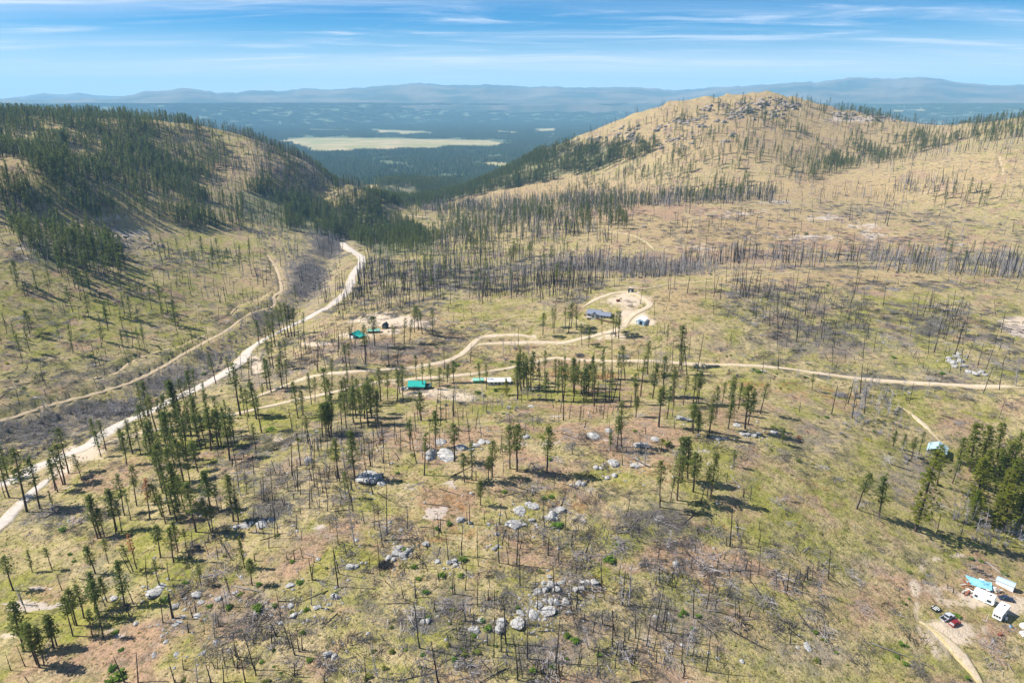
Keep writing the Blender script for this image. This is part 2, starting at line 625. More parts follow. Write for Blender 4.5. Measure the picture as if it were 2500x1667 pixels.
    b.inputs['Roughness'].default_value = 1.0
    b.inputs['Specular IOR Level'].default_value = 0.05
    return m


M_GROUND = ground_material()

# places where the ground has another colour: kind, u, v, half width, half height (2352 copy), weight
SPOTS = """
tan 1750 300 420 110 1; tan 1300 440 330 40 1; tan 1950 430 450 50 .9; tan 1750 530 420 60 1; tan 2250 400 200 60 .7; tan 1900 640 350 25 .7
tan 1560 690 60 60 .8; tan 930 745 150 35 1; tan 250 505 80 16 1; tan 0 385 70 22 1; tan 1450 500 160 30 .6; tan 620 640 130 40 .7; tan 560 390 120 40 .7
pink 1500 485 170 22 .9; pink 1700 590 260 22 .8; pink 2000 560 300 30 .5; pink 1400 1000 330 60 .7; pink 1030 1160 110 60 .9; pink 960 1010 130 25 .9
pink 1330 940 120 18 1; pink 1150 1060 140 40 .8; pink 1680 950 90 40 .7; pink 260 1480 120 55 .8; pink 900 800 180 30 .5; pink 1300 830 260 14 .8
pink 1100 1000 130 30 .7; pink 180 1130 90 30 .5; pink 2000 1380 330 120 .5; pink 1250 1570 380 60 .35; pink 700 1290 90 40 .6; pink 1560 1290 90 30 .7
rust 1350 860 200 16 1; rust 1030 1190 110 80 .7; rust 1500 1080 170 40 .6; rust 1060 960 120 10 .7; rust 1750 890 180 20 .8; rust 1890 905 120 14 .8
rust 1600 1190 140 50 .4; rust 1350 1340 90 25 .9; rust 1270 1160 60 20 .9; rust 2000 1230 120 50 .4; rust 560 1420 120 50 .5; rust 1900 1100 150 40 .4
green 300 1240 140 40 .9; green 60 1380 90 90 1; green 330 1310 60 30 1; green 640 960 110 40 1; green 500 1020 150 30 .7; green 1750 1180 250 70 .6
green 1480 1230 120 70 .7; green 1260 1140 40 14 1; green 1120 835 70 16 1; green 860 880 120 20 .5; green 1180 930 200 25 .6; green 1350 905 180 14 1
green 1350 890 60 18 .9; green 2050 770 250 60 .6; green 2000 720 250 60 .4; green 1750 880 60 10 .8; green 2050 905 120 14 .6; green 2250 850 120 20 .6
green 450 1350 180 90 .5; green 1650 1400 200 60 .6; green 1100 1480 180 60 .5; green 160 1440 110 60 .7; green 2250 1240 120 60 .7; green 2230 1420 110 30 .6
green 2150 1040 90 30 .6; green 850 1270 140 50 .4; green 100 760 220 80 .5; green 300 700 160 60 .6; green 480 600 120 50 .5; green 1000 620 150 50 .4
green 1000 720 120 30 .6; green 1290 1000 60 8 1; green 700 1360 120 70 .5; green 1960 1120 200 80 .35; green 560 690 60 60 .3; green 1420 1310 260 60 .5
grey 400 860 330 45 .8; grey 150 960 170 40 1; grey 700 640 70 70 1; grey 760 560 60 40 1; grey 850 800 150 20 .7; grey 1400 605 380 22 .7
grey 1900 790 250 35 .7; grey 2150 860 250 30 .6; grey 1500 1180 100 50 .7; grey 640 1130 130 70 .5; grey 800 1000 150 40 .5; grey 1130 1400 250 70 .4
grey 1560 1430 140 70 .6; grey 1860 1500 120 50 .9; grey 2000 1290 160 40 .5; grey 1880 1010 120 60 .5; grey 2080 1090 100 50 .6; grey 230 1330 80 40 .5
grey 1000 640 220 50 .5; grey 1240 1500 150 50 .6; grey 620 1400 160 60 .5; grey 90 1180 130 40 .6; grey 700 380 130 50 .7; grey 1800 700 150 50 .4
dirt 190 1040 62 20 1.1; dirt 135 1070 45 22 1; dirt 590 835 28 24 1.1; dirt 300 1000 50 8 .6; dirt 870 735 95 22 1; dirt 820 770 60 8 1; dirt 900 762 50 10 .9
dirt 1440 690 55 26 1; dirt 1455 730 40 24 1.1; dirt 1490 740 22 10 1; dirt 1400 770 60 12 .9; dirt 1000 900 90 10 1; dirt 1050 912 70 14 .9; dirt 1110 870 60 6 .8
dirt 1225 772 12 8 1; dirt 2180 1450 80 44 1; dirt 2106 1400 14 36 .78; dirt 2102 1350 14 34 .78; dirt 2118 1306 16 22 .75; dirt 2150 1283 26 12 .75; dirt 2200 1275 34 9 .7; dirt 2112 1435 20 22 .7; dirt 2160 1490 40 40 .7; dirt 2240 1380 110 22 .8; dirt 2330 1390 60 30 .9; dirt 2340 745 70 26 1.1; dirt 2300 790 50 8 .7; dirt 380 1480 60 12 .4
dirt 640 1010 24 8 1; dirt 270 1400 40 16 .6; dirt 960 745 60 25 .7; dirt 1320 745 60 20 .6; dirt 70 1100 26 8 .8; dirt 2150 1340 80 50 .45; dirt 250 500 70 10 .7
dirt 720 790 60 5 1; dirt 930 880 80 5 .6; dirt 15 1460 40 12 .9; dirt 2010 1500 120 40 .35; dirt 1450 660 22 8 .8; dirt 990 480 60 10 .5
char 60 990 130 26 1; char 230 940 110 22 1; char 360 880 80 20 .9; char 480 820 70 20 .7; char 620 730 60 26 .8; char 710 640 44 50 1; char 750 560 50 40 1
char 1350 615 340 12 .8; char 1900 615 260 9 .6; char 850 790 130 20 .5; char 780 830 120 20 .6; char 1050 640 160 20 .4; char 1900 750 200 50 .4; char 2140 750 70 40 .7
char 2150 880 240 24 .6; char 1950 860 160 16 .6; char 700 1060 200 60 .35; char 640 1170 120 40 .5; char 1540 1190 110 40 .5; char 1450 1180 90 30 .6; char 1130 1380 180 50 .45
char 900 1420 120 50 .5; char 600 1480 160 50 .45; char 420 1420 90 30 .5; char 1250 1500 200 40 .45; char 1600 1420 150 50 .45; char 1000 1500 180 50 .4; char 1750 1350 100 40 .4
char 200 1180 110 30 .4; char 640 400 120 60 .4; char 2120 1150 80 40 .4; char 2260 1240 90 30 .5; char 250 560 120 22 .8; char 60 590 90 22 .6; char 400 860 260 40 .45
rock 60 1390 90 16 1; rock 30 1330 60 18 .7; rock 90 1350 60 8 .9; rock 1700 490 120 12 .7; rock 1900 500 60 10 .9; rock 1990 520 60 12 .8; rock 1860 545 90 8 .9
rock 1600 570 90 14 .7; rock 2010 540 50 12 .8; rock 1790 465 50 6 .9; rock 930 1020 90 12 .6; rock 1400 1010 40 6 .8; rock 1310 1045 60 8 .7; rock 1270 955 70 5 .8
rock 1000 1180 40 16 .9; rock 930 1120 40 10 .7; rock 1040 1110 30 14 .8; rock 1240 1020 90 10 .7; rock 740 1210 40 20 .6; rock 270 1460 30 14 .8; rock 1460 1300 50 14 .8
rock 650 1340 30 14 .6; rock 2340 760 60 18 1; rock 150 1120 40 8 .6; rock 1480 1065 60 8 .8; rock 1570 1040 60 8 .5; rock 1700 1000 60 8 .6; rock 1750 250 190 26 .35
rock 1560 290 160 26 .3; rock 1400 330 110 20 .35; rock 1960 275 90 9 .9; rock 300 540 70 24 .8; rock 250 555 110 26 .6; rock 60 570 80 30 .5; rock 780 1285 40 20 .5
"""
spots = []
for s in SPOTS.replace('\n', ';').split(';'):
    q = s.split()
    if q:
        spots.append((q[0], *[float(x) for x in q[1:]]))

FIELDS = [[(640, 322), (700, 317), (860, 318), (1120, 323), (1180, 334), (960, 343), (740, 350), (690, 342), (650, 330)],
          [(840, 298), (960, 302), (1024, 307), (930, 311), (860, 306)], [(1080, 376), (1170, 371), (1160, 382), (1090, 388)],
          [(1215, 298), (1282, 295), (1280, 303), (1230, 305)], [(2035, 254), (2130, 252), (2130, 256), (2040, 257)], [(1960, 291), (2060, 290), (2050, 294), (1970, 295)],
          [(1130, 300), (1200, 305), (1190, 309), (1130, 306)], [(690, 296), (800, 299), (790, 303), (700, 300)]]


def ground_attrs(me, X, Y, Z):
    r = np.hypot(X, Y)
    P = np.stack([X, Y, Z], -1)
    u, v, dep = project(P)
    u, v = u / K, v / K
    bad = dep < 20
    W = {k: np.zeros(X.shape) for k in ('tan', 'green', 'pink', 'rust', 'grey', 'dirt', 'rock', 'char', 'field', 'forest')}
    for (k, su, sv, ru, rv, w) in spots:
        g = w * np.exp(-(((u - su) / ru) ** 2 + ((v - sv) / rv) ** 2))
        W[k] = np.maximum(W[k], np.where(bad | (r > 2700), 0, g))
    for poly in FIELDS:
        W['field'] = np.maximum(W['field'], np.where(bad | (r < 2500), 0, inside(u, v + 0 * u, poly).astype(float)))
    W['field'] *= 0.95
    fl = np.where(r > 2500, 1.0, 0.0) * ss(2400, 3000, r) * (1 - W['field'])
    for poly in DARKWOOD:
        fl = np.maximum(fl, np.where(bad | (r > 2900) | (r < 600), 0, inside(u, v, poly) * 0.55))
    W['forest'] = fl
    for k, a in W.items():
        attr(me, k, np.clip(a, 0, 1.2))
    return W


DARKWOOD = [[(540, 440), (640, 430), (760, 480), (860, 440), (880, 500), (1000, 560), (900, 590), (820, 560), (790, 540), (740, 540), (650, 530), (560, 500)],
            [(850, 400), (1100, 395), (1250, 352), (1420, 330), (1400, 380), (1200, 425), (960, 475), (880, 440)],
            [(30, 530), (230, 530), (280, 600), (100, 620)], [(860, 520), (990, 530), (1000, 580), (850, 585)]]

# ------------------------------------------------------------------ roads first: they sink the ground under them a little
ROADS = [   # name, width, colour mix, line in photograph pixels
    ('gravel_road', 9.5, [(-60, 1200), (0, 1181), (38, 1170), (86, 1141), (115, 1131), (191, 1099), (226, 1082), (268, 1047), (344, 1013), (400, 986), (438, 966), (476, 950),
                          (507, 934), (545, 913), (582, 890), (600, 868), (612, 848), (650, 825), (687, 807), (741, 782), (795, 753), (811, 745), (838, 722), (851, 708), (857, 690), (860, 673), (870, 660),
                          (880, 648), (886, 634), (880, 624), (865, 615), (850, 607), (840, 600), (836, 590)]),
    ('gravel_road', 5.5, [(-60, 1330), (0, 1288), (18, 1262), (38, 1239), (77, 1203), (115, 1168), (150, 1146)]),
    ('dirt_track', 3.6, [(226, 1088), (268, 1077), (318, 1062), (380, 1046), (470, 1030), (563, 1012), (616, 1000), (654, 990), (706, 979), (770, 966), (850, 948), (930, 930), (981, 926), (1046, 921), (1107, 917), (1179, 908), (1230, 900), (1270, 890), (1324, 877), (1360, 871),
                         (1414, 878), (1523, 881), (1650, 883), (1795, 890), (1903, 896), (1975, 908), (2066, 919), (2192, 930), (2337, 939), (2510, 944)]),
    ('dirt_track', 4.0, [(600, 978), (630, 966), (664, 953), (706, 935), (750, 920), (802, 911), (870, 906), (945, 901), (1010, 896), (1053, 889), (1080, 883), (1107, 875), (1140, 854), (1161, 830), (1175, 823), (1190, 819), (1252, 816),
                         (1285, 819), (1306, 824), (1318, 832)]),
    ('dirt_track', 4.4, [(1150, 845), (1176, 838), (1234, 836), (1324, 834), (1378, 836), (1422, 825), (1479, 811), (1515, 803), (1526, 790), (1534, 775), (1559, 760), (1582, 750), (1590, 742), (1581, 733), (1559, 720), (1537, 711), (1505, 713), (1469, 724), (1440, 738), (1420, 750)]),
    ('grass_track', 2.6, [(1537, 710), (1595, 701), (1650, 689), (1722, 687), (1823, 676), (1903, 666), (1960, 662)]),
    ('bench_track', 3.6, [(-60, 1034), (0, 1020), (80, 995), (163, 970), (253, 948), (325, 926), (398, 890), (441, 861), (506, 825), (560, 800), (596, 764), (669, 746), (672, 732), (665, 720), (675, 713), (687, 708), (687, 695), (683, 677), (678, 658), (669, 641), (651, 616)]),
    ('bench_track', 2.6, [(195, 923), (289, 905), (300, 893), (307, 883), (361, 858), (434, 843), (480, 820), (520, 806)]),
    ('bench_track', 2.4, [(560, 764), (578, 742), (614, 731), (651, 717), (672, 702)]),
    ('dirt_track', 5.0, [(2410, 1690), (2388, 1650), (2352, 1604), (2330, 1578), (2309, 1557), (2280, 1530), (2246, 1512)]),
    ('dirt_track', 2.6, [(2296, 1074), (2279, 1058), (2262, 1040), (2243, 1024), (2226, 1008), (2208, 997), (2190, 985)]),
    ('grass_track', 2.2, [(1950, 906), (1985, 922), (2047, 941)]),
    ('bench_track', 3.2, [(2440, 375), (2444, 392), (2449, 407), (2452, 419), (2444, 430)]),
    ('bench_track', 3.4, [(2230, 472), (2264, 466), (2320, 455), (2373, 445), (2430, 436), (2510, 425)]),
    ('grass_track', 3.0, [(1430, 562), (1487, 565), (1530, 570), (1559, 579), (1580, 592), (1600, 612)]),
    ('dirt_track', 4.0, [(960, 524), (990, 525), (1031, 529), (1060, 532)]),
]
road_lines = []
for nm, w, uv in ROADS:
    road_lines.append((nm, w, cast_line(uv, 1.0, 3.0)))


def road_cut(X, Y):
    cut = np.zeros(X.shape)
    for nm, w, P in road_lines:
        x0, y0, x1, y1 = P[:, 0].min() - 12, P[:, 1].min() - 12, P[:, 0].max() + 12, P[:, 1].max() + 12
        sel = (X > x0) & (X < x1) & (Y > y0) & (Y < y1)
        if sel.any():
            d = seg_dist(X[sel], Y[sel], P[::3] if len(P) > 30 else P)
            cut[sel] = np.maximum(cut[sel], (2.6 * (1 - ss(w * 0.55, w * 0.55 + 1.2, d)) if nm == 'bench_track' else 0.7 * (1 - ss(w * 0.42, w * 0.42 + 2.5, d))))
    return cut


# ------------------------------------------------------------------ the ground, one sheet out to the plateau
NT, NR = 760, 620
th = np.radians(np.linspace(-62, 62, NT))
rr = np.concatenate([[40, 70], 95 * np.exp(np.linspace(0, math.log(25500 / 95), NR))])
TH, RR = np.meshgrid(th, rr)
GX, GY = RR * np.sin(TH), RR * np.cos(TH)
GZ = height(GX, GY)
GZc = GZ - road_cut(GX, GY)
gme = grid_mesh('ground', GX, GY, GZc, M_GROUND)
ground_attrs(gme, GX, GY, GZ)
ground = tag(link('ground', gme), kind='structure')
# the land behind the camera and beside the view, coarser
th2 = np.radians(np.linspace(62, 298, 70))
rr2 = np.concatenate([[40, 70], 95 * np.exp(np.linspace(0, math.log(25500 / 95), 60))])
T2, R2 = np.meshgrid(th2, rr2)
BX, BY = R2 * np.sin(T2), R2 * np.cos(T2)
BZ = height(BX, BY)
bme = grid_mesh('ground_behind', BX, BY, BZ, M_GROUND)
ground_attrs(bme, BX, BY, BZ)
tag(link('ground_behind', bme), kind='structure')


def road_material(name, a, b2, edge):
    m, t, b = material(name)
    co = t.nodes.new('ShaderNodeTexCoord').outputs['Object']
    c = mixc(t, ramp(t, noise(t, 0.45, 5, 0.65, co), [(0.3, 0.0), (0.7, 1.0)]), a, b2)
    cs = mth(t, 'ADD', attr_node(t, 'crown_strip'), mth(t, 'MULTIPLY', mth(t, 'SUBTRACT', noise(t, 0.3, 4, 0.7, co), 0.5), 1.0))
    c = mixc(t, ramp(t, cs, [(0.45, 0.0), (0.95, 0.75)]), c, edge)
    # loose shoulder: more soil and grass towards the edge, broken by noise
    e = mth(t, 'ADD', attr_node(t, 'edge'), mth(t, 'MULTIPLY', mth(t, 'ADD', mth(t, 'SUBTRACT', noise(t, 0.6, 4, 0.7, co), 0.5), mth(t, 'SUBTRACT', noise(t, 0.11, 4, 0.6, co), 0.5)), 1.8))
    c = mixc(t, ramp(t, e, [(0.46, 0.0), (0.90, 0.95)]), c, edge)
    c = mixc(t, 1.0, c, ramp(t, noise(t, 2.2, 3, 0.7, co), [(0.3, 0.75), (0.6, 1.05)]), 'MULTIPLY')
    L(t, c, b.inputs['Base Color'])
    bump(t, b, noise(t, 1.4, 4, 0.7, co), 0.35, 0.25)
    return m


M_ROAD = {'gravel_road': road_material('pale_gravel', (0.38, 0.335, 0.29), (0.49, 0.44, 0.385), (0.34, 0.27, 0.17)),
          'dirt_track': road_material('sandy_track', (0.41, 0.32, 0.23), (0.52, 0.43, 0.32), (0.34, 0.28, 0.14)),
          'bench_track': road_material('bench_soil', (0.36, 0.27, 0.17), (0.46, 0.36, 0.24), (0.29, 0.23, 0.12)),
          'grass_track': road_material('grassy_track', (0.36, 0.29, 0.17), (0.44, 0.36, 0.23), (0.30, 0.25, 0.12))}
for nm, w, P in road_lines:
    T = np.gradient(P, axis=0)
    T /= np.maximum(np.hypot(T[:, 0], T[:, 1]), 1e-6)[:, None]
    Nn = np.stack([-T[:, 1], T[:, 0]], -1)
    offs = np.array([-0.62, -0.46, -0.3, -0.16, 0, 0.16, 0.3, 0.46, 0.62])
    s = np.arange(len(P))
    wob = 1 + 0.5 * fbm(s / 7.0, s * 0 + w, 5, 3)
    e0 = np.minimum(s, len(P) - 1 - s) * 3.0
    wob = wob * (0.25 + 0.75 * ss(0, 16, e0))
    X = P[:, None, 0] + Nn[:, None, 0] * offs[None] * w * wob[:, None]
    Y = P[:, None, 1] + Nn[:, None, 1] * offs[None] * w * wob[:, None]
    Zc = height(P[:, 0], P[:, 1])
    Z = 0.6 * height(X, Y) + 0.4 * Zc[:, None] + 0.05
    Z -= np.array([0.9, 0.15, 0.03, 0.06, 0, 0.06, 0.03, 0.15, 0.9])[None]
    Z -= 0.55 * (1 - ss(0, 10, e0))[:, None]
    if nm == 'bench_track':
        Z -= 1.7
    me = grid_mesh(nm, X, Y, Z, M_ROAD[nm])
    attr(me, 'edge', np.broadcast_to(np.abs(offs) / 0.62, X.shape) + 0.6 * (1 - ss(0, 14, e0))[:, None])
    attr(me, 'crown_strip', np.broadcast_to(np.where(np.abs(offs) < .1, 1.0, 0.0) * (0.35 if w > 5 else 0.8), X.shape))
    o = link(nm, me)
    tag(o, kind='structure')

# ------------------------------------------------------------------ far mountains
def mountain_material():
    m, t, b = material('far_slopes')
    co = t.nodes.new('ShaderNodeTexCoord').outputs['Object']
    c = mixc(t, ramp(t, noise(t, 1 / 1100, 6, 0.62, co), [(0.42, 0.0), (0.60, 1.0)]), (0.040, 0.058, 0.042), (0.15, 0.125, 0.085))
    L(t, c, b.inputs['Base Color'])
    return m


M_MTN = mountain_material()
CRESTS = [
    ('mountain_range', 16500, 5200, 1.0, [(-500, 226), (-200, 224), (60, 228), (240, 227), (285, 222), (330, 211), (380, 208), (430, 203), (470, 208), (500, 214), (540, 213), (580, 208), (640, 210), (700, 204), (760, 206),
                               (820, 203), (880, 198), (930, 193), (960, 191), (1000, 194), (1060, 197), (1120, 194), (1160, 196), (1220, 200), (1280, 198), (1300, 203), (1370, 201), (1420, 199),
                               (1480, 202), (1540, 208), (1600, 205), (1650, 200), (1720, 198), (1790, 192), (1850, 188), (1880, 190), (1920, 183), (1960, 178), (1990, 179), (2030, 182), (2070, 179),
                               (2130, 178), (2160, 182), (2200, 190), (2260, 195), (2352, 196), (2600, 204), (2900, 215)]),
    ('foothills', 13800, 2300, 0.6, [(-500, 236), (300, 236), (600, 230), (760, 226), (840, 224), (960, 229), (1090, 233), (1200, 226), (1270, 219), (1330, 225), (1450, 229), (1560, 226), (1620, 219), (1700, 222), (1780, 213),
                              (1860, 202), (1900, 204), (1960, 214), (2010, 211), (2080, 216), (2200, 224), (2300, 221), (2400, 226), (2900, 232)]),
    ('mountain_range', 21500, 3500, 0.5, [(-300, 232), (0, 228), (55, 222), (100, 214), (130, 218), (150, 218), (176, 213), (215, 219), (270, 221), (400, 232), (2900, 240)]),
]
for nm, dist, deep, amp, line in CRESTS:
    line = np.array(line, float) * K
    d = ray_dir(line[:, 0], line[:, 1])
    az = np.arctan2(d[:, 0], d[:, 1])
    el = d[:, 2] / np.hypot(d[:, 0], d[:, 1])
    a = np.linspace(az[0], az[-1], 620)
    e = np.interp(a, az, el)
    t = np.linspace(0, 1.5, 46)
    Tt, Aa = np.meshgrid(t, a, indexing='ij')
    crest = CAM_Z + np.interp(Aa, a, e) * dist + amp * 26 * vnoise(Aa * 160, Aa * 0, 5) * (Tt < 2)
    base = 60.0
    R = dist - deep * (1 - Tt)
    prof = np.where(Tt < 1, 0.5 - 0.5 * np.cos(np.pi * np.clip(Tt, 0, 1)), np.maximum(0, 1 - 1.4 * (Tt - 1)))
    xx, yy = R * np.sin(Aa), R * np.cos(Aa)
    rid = 0.5 - np.abs(fbm(xx / 1500, yy / 1500, 71, 4))
    rel = np.clip(4 * Tt * (1 - Tt), 0, 1) * (rid - 0.35) * 1.1
    Zm = base + (crest - base) * np.clip(prof + rel * 0.55 * (1 - 0.5 * Tt), -0.2, 1.2)
    Zm = np.where(Tt < 1, np.minimum(Zm, CAM_Z + np.interp(Aa, a, e) * R * (0.4 + 0.6 * Tt) - 2), Zm)
    Zm = np.where(Tt <= 0.01, -260, Zm)
    me = grid_mesh(nm, xx, yy, Zm, M_MTN)
    tag(link(nm, me), kind='structure')

# ------------------------------------------------------------------ the air
hz = bpy.data.materials.new('pale_air')
hz.use_nodes = True
ht = hz.node_tree
for nn in list(ht.nodes):
    ht.nodes.remove(nn)
pv = N(ht, 'ShaderNodeVolumePrincipled')
pv.inputs['Color'].default_value = (0.34, 0.68, 1.0, 1)
pv.inputs['Density'].default_value = 6.0e-5
pv.inputs['Density Attribute'].default_value = ''
pv.inputs['Temperature Attribute'].default_value = ''
pv.inputs['Anisotropy'].default_value = 0.0
ho = N(ht, 'ShaderNodeOutputMaterial')
L(ht, pv.outputs[0], ho.inputs['Volume'])
hz.cycles.homogeneous_volume = True
hb = MB().box(-25900, 25900, -25900, 25900, -330, 800).mesh('haze', hz)
haze = tag(link('haze', hb), kind='stuff')

# ------------------------------------------------------------------ plant, wood and stone materials
def foliage_material(name, dark, light, warm, trans=0.25):
    m, t, b = material(name)
    oi = t.nodes.new('ShaderNodeObjectInfo')
    co = t.nodes.new('ShaderNodeTexCoord').outputs['Object']
    nz = noise(t, 0.55, 3, 0.7, co)
    c = mixc(t, ramp(t, nz, [(0.3, 0.0), (0.68, 1.0)]), dark, light)
    c = mixc(t, mth(t, 'MULTIPLY', oi.outputs['Random'], 0.55), c, warm)
    L(t, c, b.inputs['Base Color'])
    tr = t.nodes.new('ShaderNodeBsdfTranslucent')
    L(t, c, tr.inputs['Color'])
    mx = t.nodes.new('ShaderNodeMixShader')
    mx.inputs[0].default_value = trans
    L(t, b.outputs[0], mx.inputs[1])
    L(t, tr.outputs[0], mx.inputs[2])
    L(t, mx.outputs[0], t.nodes['Material Output'].inputs['Surface'])
    return m


def wood_material(name, a, b2, scale=1.2):
    m, t, b = material(name)
    oi = t.nodes.new('ShaderNodeObjectInfo')
    mp = t.nodes.new('ShaderNodeMapping')
    mp.inputs['Scale'].default_value = (3, 3, 0.5)
    L(t, t.nodes.new('ShaderNodeTexCoord').outputs['Object'], mp.inputs['Vector'])
    f = mth(t, 'ADD', mth(t, 'MULTIPLY', noise(t, scale, 4, 0.7, mp.outputs[0]), 1.0), mth(t, 'MULTIPLY', mth(t, 'SUBTRACT', oi.outputs['Random'], 0.5), 0.5))
    L(t, mixc(t, ramp(t, f, [(0.3, 0.0), (0.8, 1.0)]), a, b2), b.inputs['Base Color'])
    return m


M_PINE = foliage_material('pine_needles', (0.085, 0.130, 0.034), (0.180, 0.225, 0.052), (0.205, 0.215, 0.055), 0.65)
M_FIR = foliage_material('fir_needles', (0.090, 0.14, 0.020), (0.21, 0.24, 0.028), (0.25, 0.235, 0.026), 0.65)
M_FARPINE = foliage_material('conifer_needles', (0.065, 0.110, 0.040), (0.145, 0.190, 0.055), (0.185, 0.185, 0.050), 0.65)
M_RUSTY = foliage_material('scorched_needles', (0.26, 0.085, 0.035), (0.36, 0.15, 0.06), (0.26, 0.12, 0.05))
M_WOODLAND = foliage_material('woodland_needles', (0.060, 0.105, 0.060), (0.125, 0.175, 0.085), (0.150, 0.170, 0.070), 0.4)
M_SHRUB = foliage_material('shrub_leaves', (0.085, 0.12, 0.022), (0.17, 0.19, 0.035), (0.20, 0.17, 0.04))
M_GREENSHRUB = foliage_material('lush_leaves', (0.045, 0.11, 0.018), (0.11, 0.20, 0.025), (0.16, 0.20, 0.02))
M_TUFT = foliage_material('grass_blades', (0.17, 0.165, 0.055), (0.36, 0.32, 0.13), (0.33, 0.24, 0.12), 0.3)
M_BARK = wood_material('pine_bark', (0.035, 0.026, 0.022), (0.13, 0.085, 0.06))
M_CHAR = wood_material('charred_wood', (0.010, 0.010, 0.011), (0.050, 0.046, 0.045))
M_GREYWOOD = wood_material('weathered_wood', (0.20, 0.185, 0.18), (0.42, 0.39, 0.37))
M_TWIG = wood_material('bare_twigs', (0.19, 0.175, 0.18), (0.37, 0.345, 0.35))
M_SLASH = wood_material('fallen_branches', (0.045, 0.042, 0.043), (0.24, 0.215, 0.205), 0.6)


def rock_material(name, a, b2, stain):
    m, t, b = material(name)
    co = t.nodes.new('ShaderNodeTexCoord').outputs['Object']
    oi = t.nodes.new('ShaderNodeObjectInfo')
    ad = t.nodes.new('ShaderNodeVectorMath')
    ad.operation = 'ADD'
    L(t, co, ad.inputs[0])
    L(t, mth(t, 'MULTIPLY', oi.outputs['Random'], 30), ad.inputs[1])
    c = mixc(t, ramp(t, noise(t, 1.6, 6, 0.65, ad.outputs[0]), [(0.35, 0.0), (0.65, 1.0)]), a, b2)
    c = mixc(t, ramp(t, noise(t, 2.7, 5, 0.7, ad.outputs[0], 1.0), [(0.56, 0.0), (0.68, 0.8)]), c, stain)
    L(t, c, b.inputs['Base Color'])
    vo = t.nodes.new('ShaderNodeTexVoronoi')
    vo.feature = 'DISTANCE_TO_EDGE'
    vo.inputs['Scale'].default_value = 1.3
    L(t, ad.outputs[0], vo.inputs['Vector'])
    crack = ramp(t, vo.outputs[0], [(0.0, 0.25), (0.05, 1.0)])
    L(t, mixc(t, 1.0, c, crack, 'MULTIPLY'), b.inputs['Base Color'])
    bump(t, b, mth(t, 'ADD', noise(t, 3.5, 6, 0.7, ad.outputs[0]), mth(t, 'MULTIPLY', crack, 0.6)), 0.7, 0.25)
    return m


M_ROCK = rock_material('pale_granite', (0.27, 0.26, 0.25), (0.43, 0.415, 0.39), (0.10, 0.095, 0.09))
M_CRAG = rock_material('weathered_crag', (0.17, 0.14, 0.12), (0.36, 0.30, 0.24), (0.08, 0.07, 0.07))
M_PINKROCK = rock_material('pink_granite', (0.36, 0.27, 0.23), (0.50, 0.40, 0.34), (0.20, 0.15, 0.13))


# ------------------------------------------------------------------ models
def leaf_quad(mb, rn, c, size, m, flat=0.5):
    """one spray of needles: a small bent four-sided face"""
    a = rn.uniform(0, 2 * math.pi)
    tilt = rn.uniform(-0.9, 0.9)
    d1 = Vector((math.cos(a), math.sin(a), math.sin(tilt) * flat)).normalized()
    d2 = d1.cross(Vector((rn.uniform(-.5, .5), rn.uniform(-.5, .5), 1))).normalized()
    d1 *= size * rn.uniform(0.7, 1.3)
    d2 *= size * rn.uniform(0.35, 0.75)
    c = Vector(c)
    mb.add([c - d1 * 0.5, c + d2 * 0.5 - Vector((0, 0, size * .12)), c + d1 * 0.6, c - d2 * 0.5 - Vector((0, 0, size * .12))], [(0, 1, 2, 3)], m)


def pine_crown(seed, H=20.0, cb=0.42, R=2.5, nb=60, leaves=6, size=0.85, shape=0.8, gap=0.12, mb=None, m=0, bm=None):
    rn = random.Random(seed)
    mb = mb or MB()
    ang = rn.uniform(0, 6)
    lump = [rn.uniform(0.5, 1.2) for _ in range(12)]
    a0, lop = rn.uniform(0, 6.28), rn.uniform(0.1, 0.45)
    for k in range(nb):
        t = (k + rn.random()) / nb
        if rn.random() < gap:
            continue
        ang += 2.399 + rn.uniform(-.5, .5)
        z = H * (cb + (1 - cb) * t)
        prof = min(1.0, 0.35 + 2.2 * t) * (1 - t) ** shape * 1.25 + 0.10
        r = R * prof * rn.uniform(0.45, 1.1) * lump[int(t * 11)] * (1 + lop * math.cos(ang - a0))
        droop = -0.12 * r if t < 0.5 else 0.15 * r
        tip = Vector((math.cos(ang) * r, math.sin(ang) * r, z + droop))
        if bm is not None and r > 0.8 and k % 2 == 0:
            mb.tube([(0, 0, z - 0.15 * r), tuple(tip)], [0.05, 0.02], 3, bm, cap=False)
        for j in range(leaves):
            q = rn.uniform(0.35, 1.1)
            c = Vector((tip.x * q, tip.y * q, z + droop * q)) + Vector((rn.gauss(0, .32), rn.gauss(0, .32), rn.gauss(0.05, .28))) * (0.5 + 0.25 * R)
            leaf_quad(mb, rn, c, size * rn.uniform(.75, 1.3), m)
    for j in range(leaves):
        leaf_quad(mb, rn, (rn.gauss(0, .15), rn.gauss(0, .15), H - rn.uniform(0, 1.2)), size * 0.7, m, 1.5)
    return mb


def trunk_path(seed, H, r0, bend=0.25, n=5, r1=0.06):
    rn = random.Random(seed)
    p, rad = [], []
    ox, oy = 0, 0
    for i in range(n + 1):
        t = i / n
        p.append((ox, oy, H * t - (0.6 if i == 0 else 0)))
        rad.append(r0 * (1 - t) ** 0.8 + r1)
        ox += rn.uniform(-bend, bend) * 0.6
        oy += rn.uniform(-bend, bend) * 0.6
    return p, rad


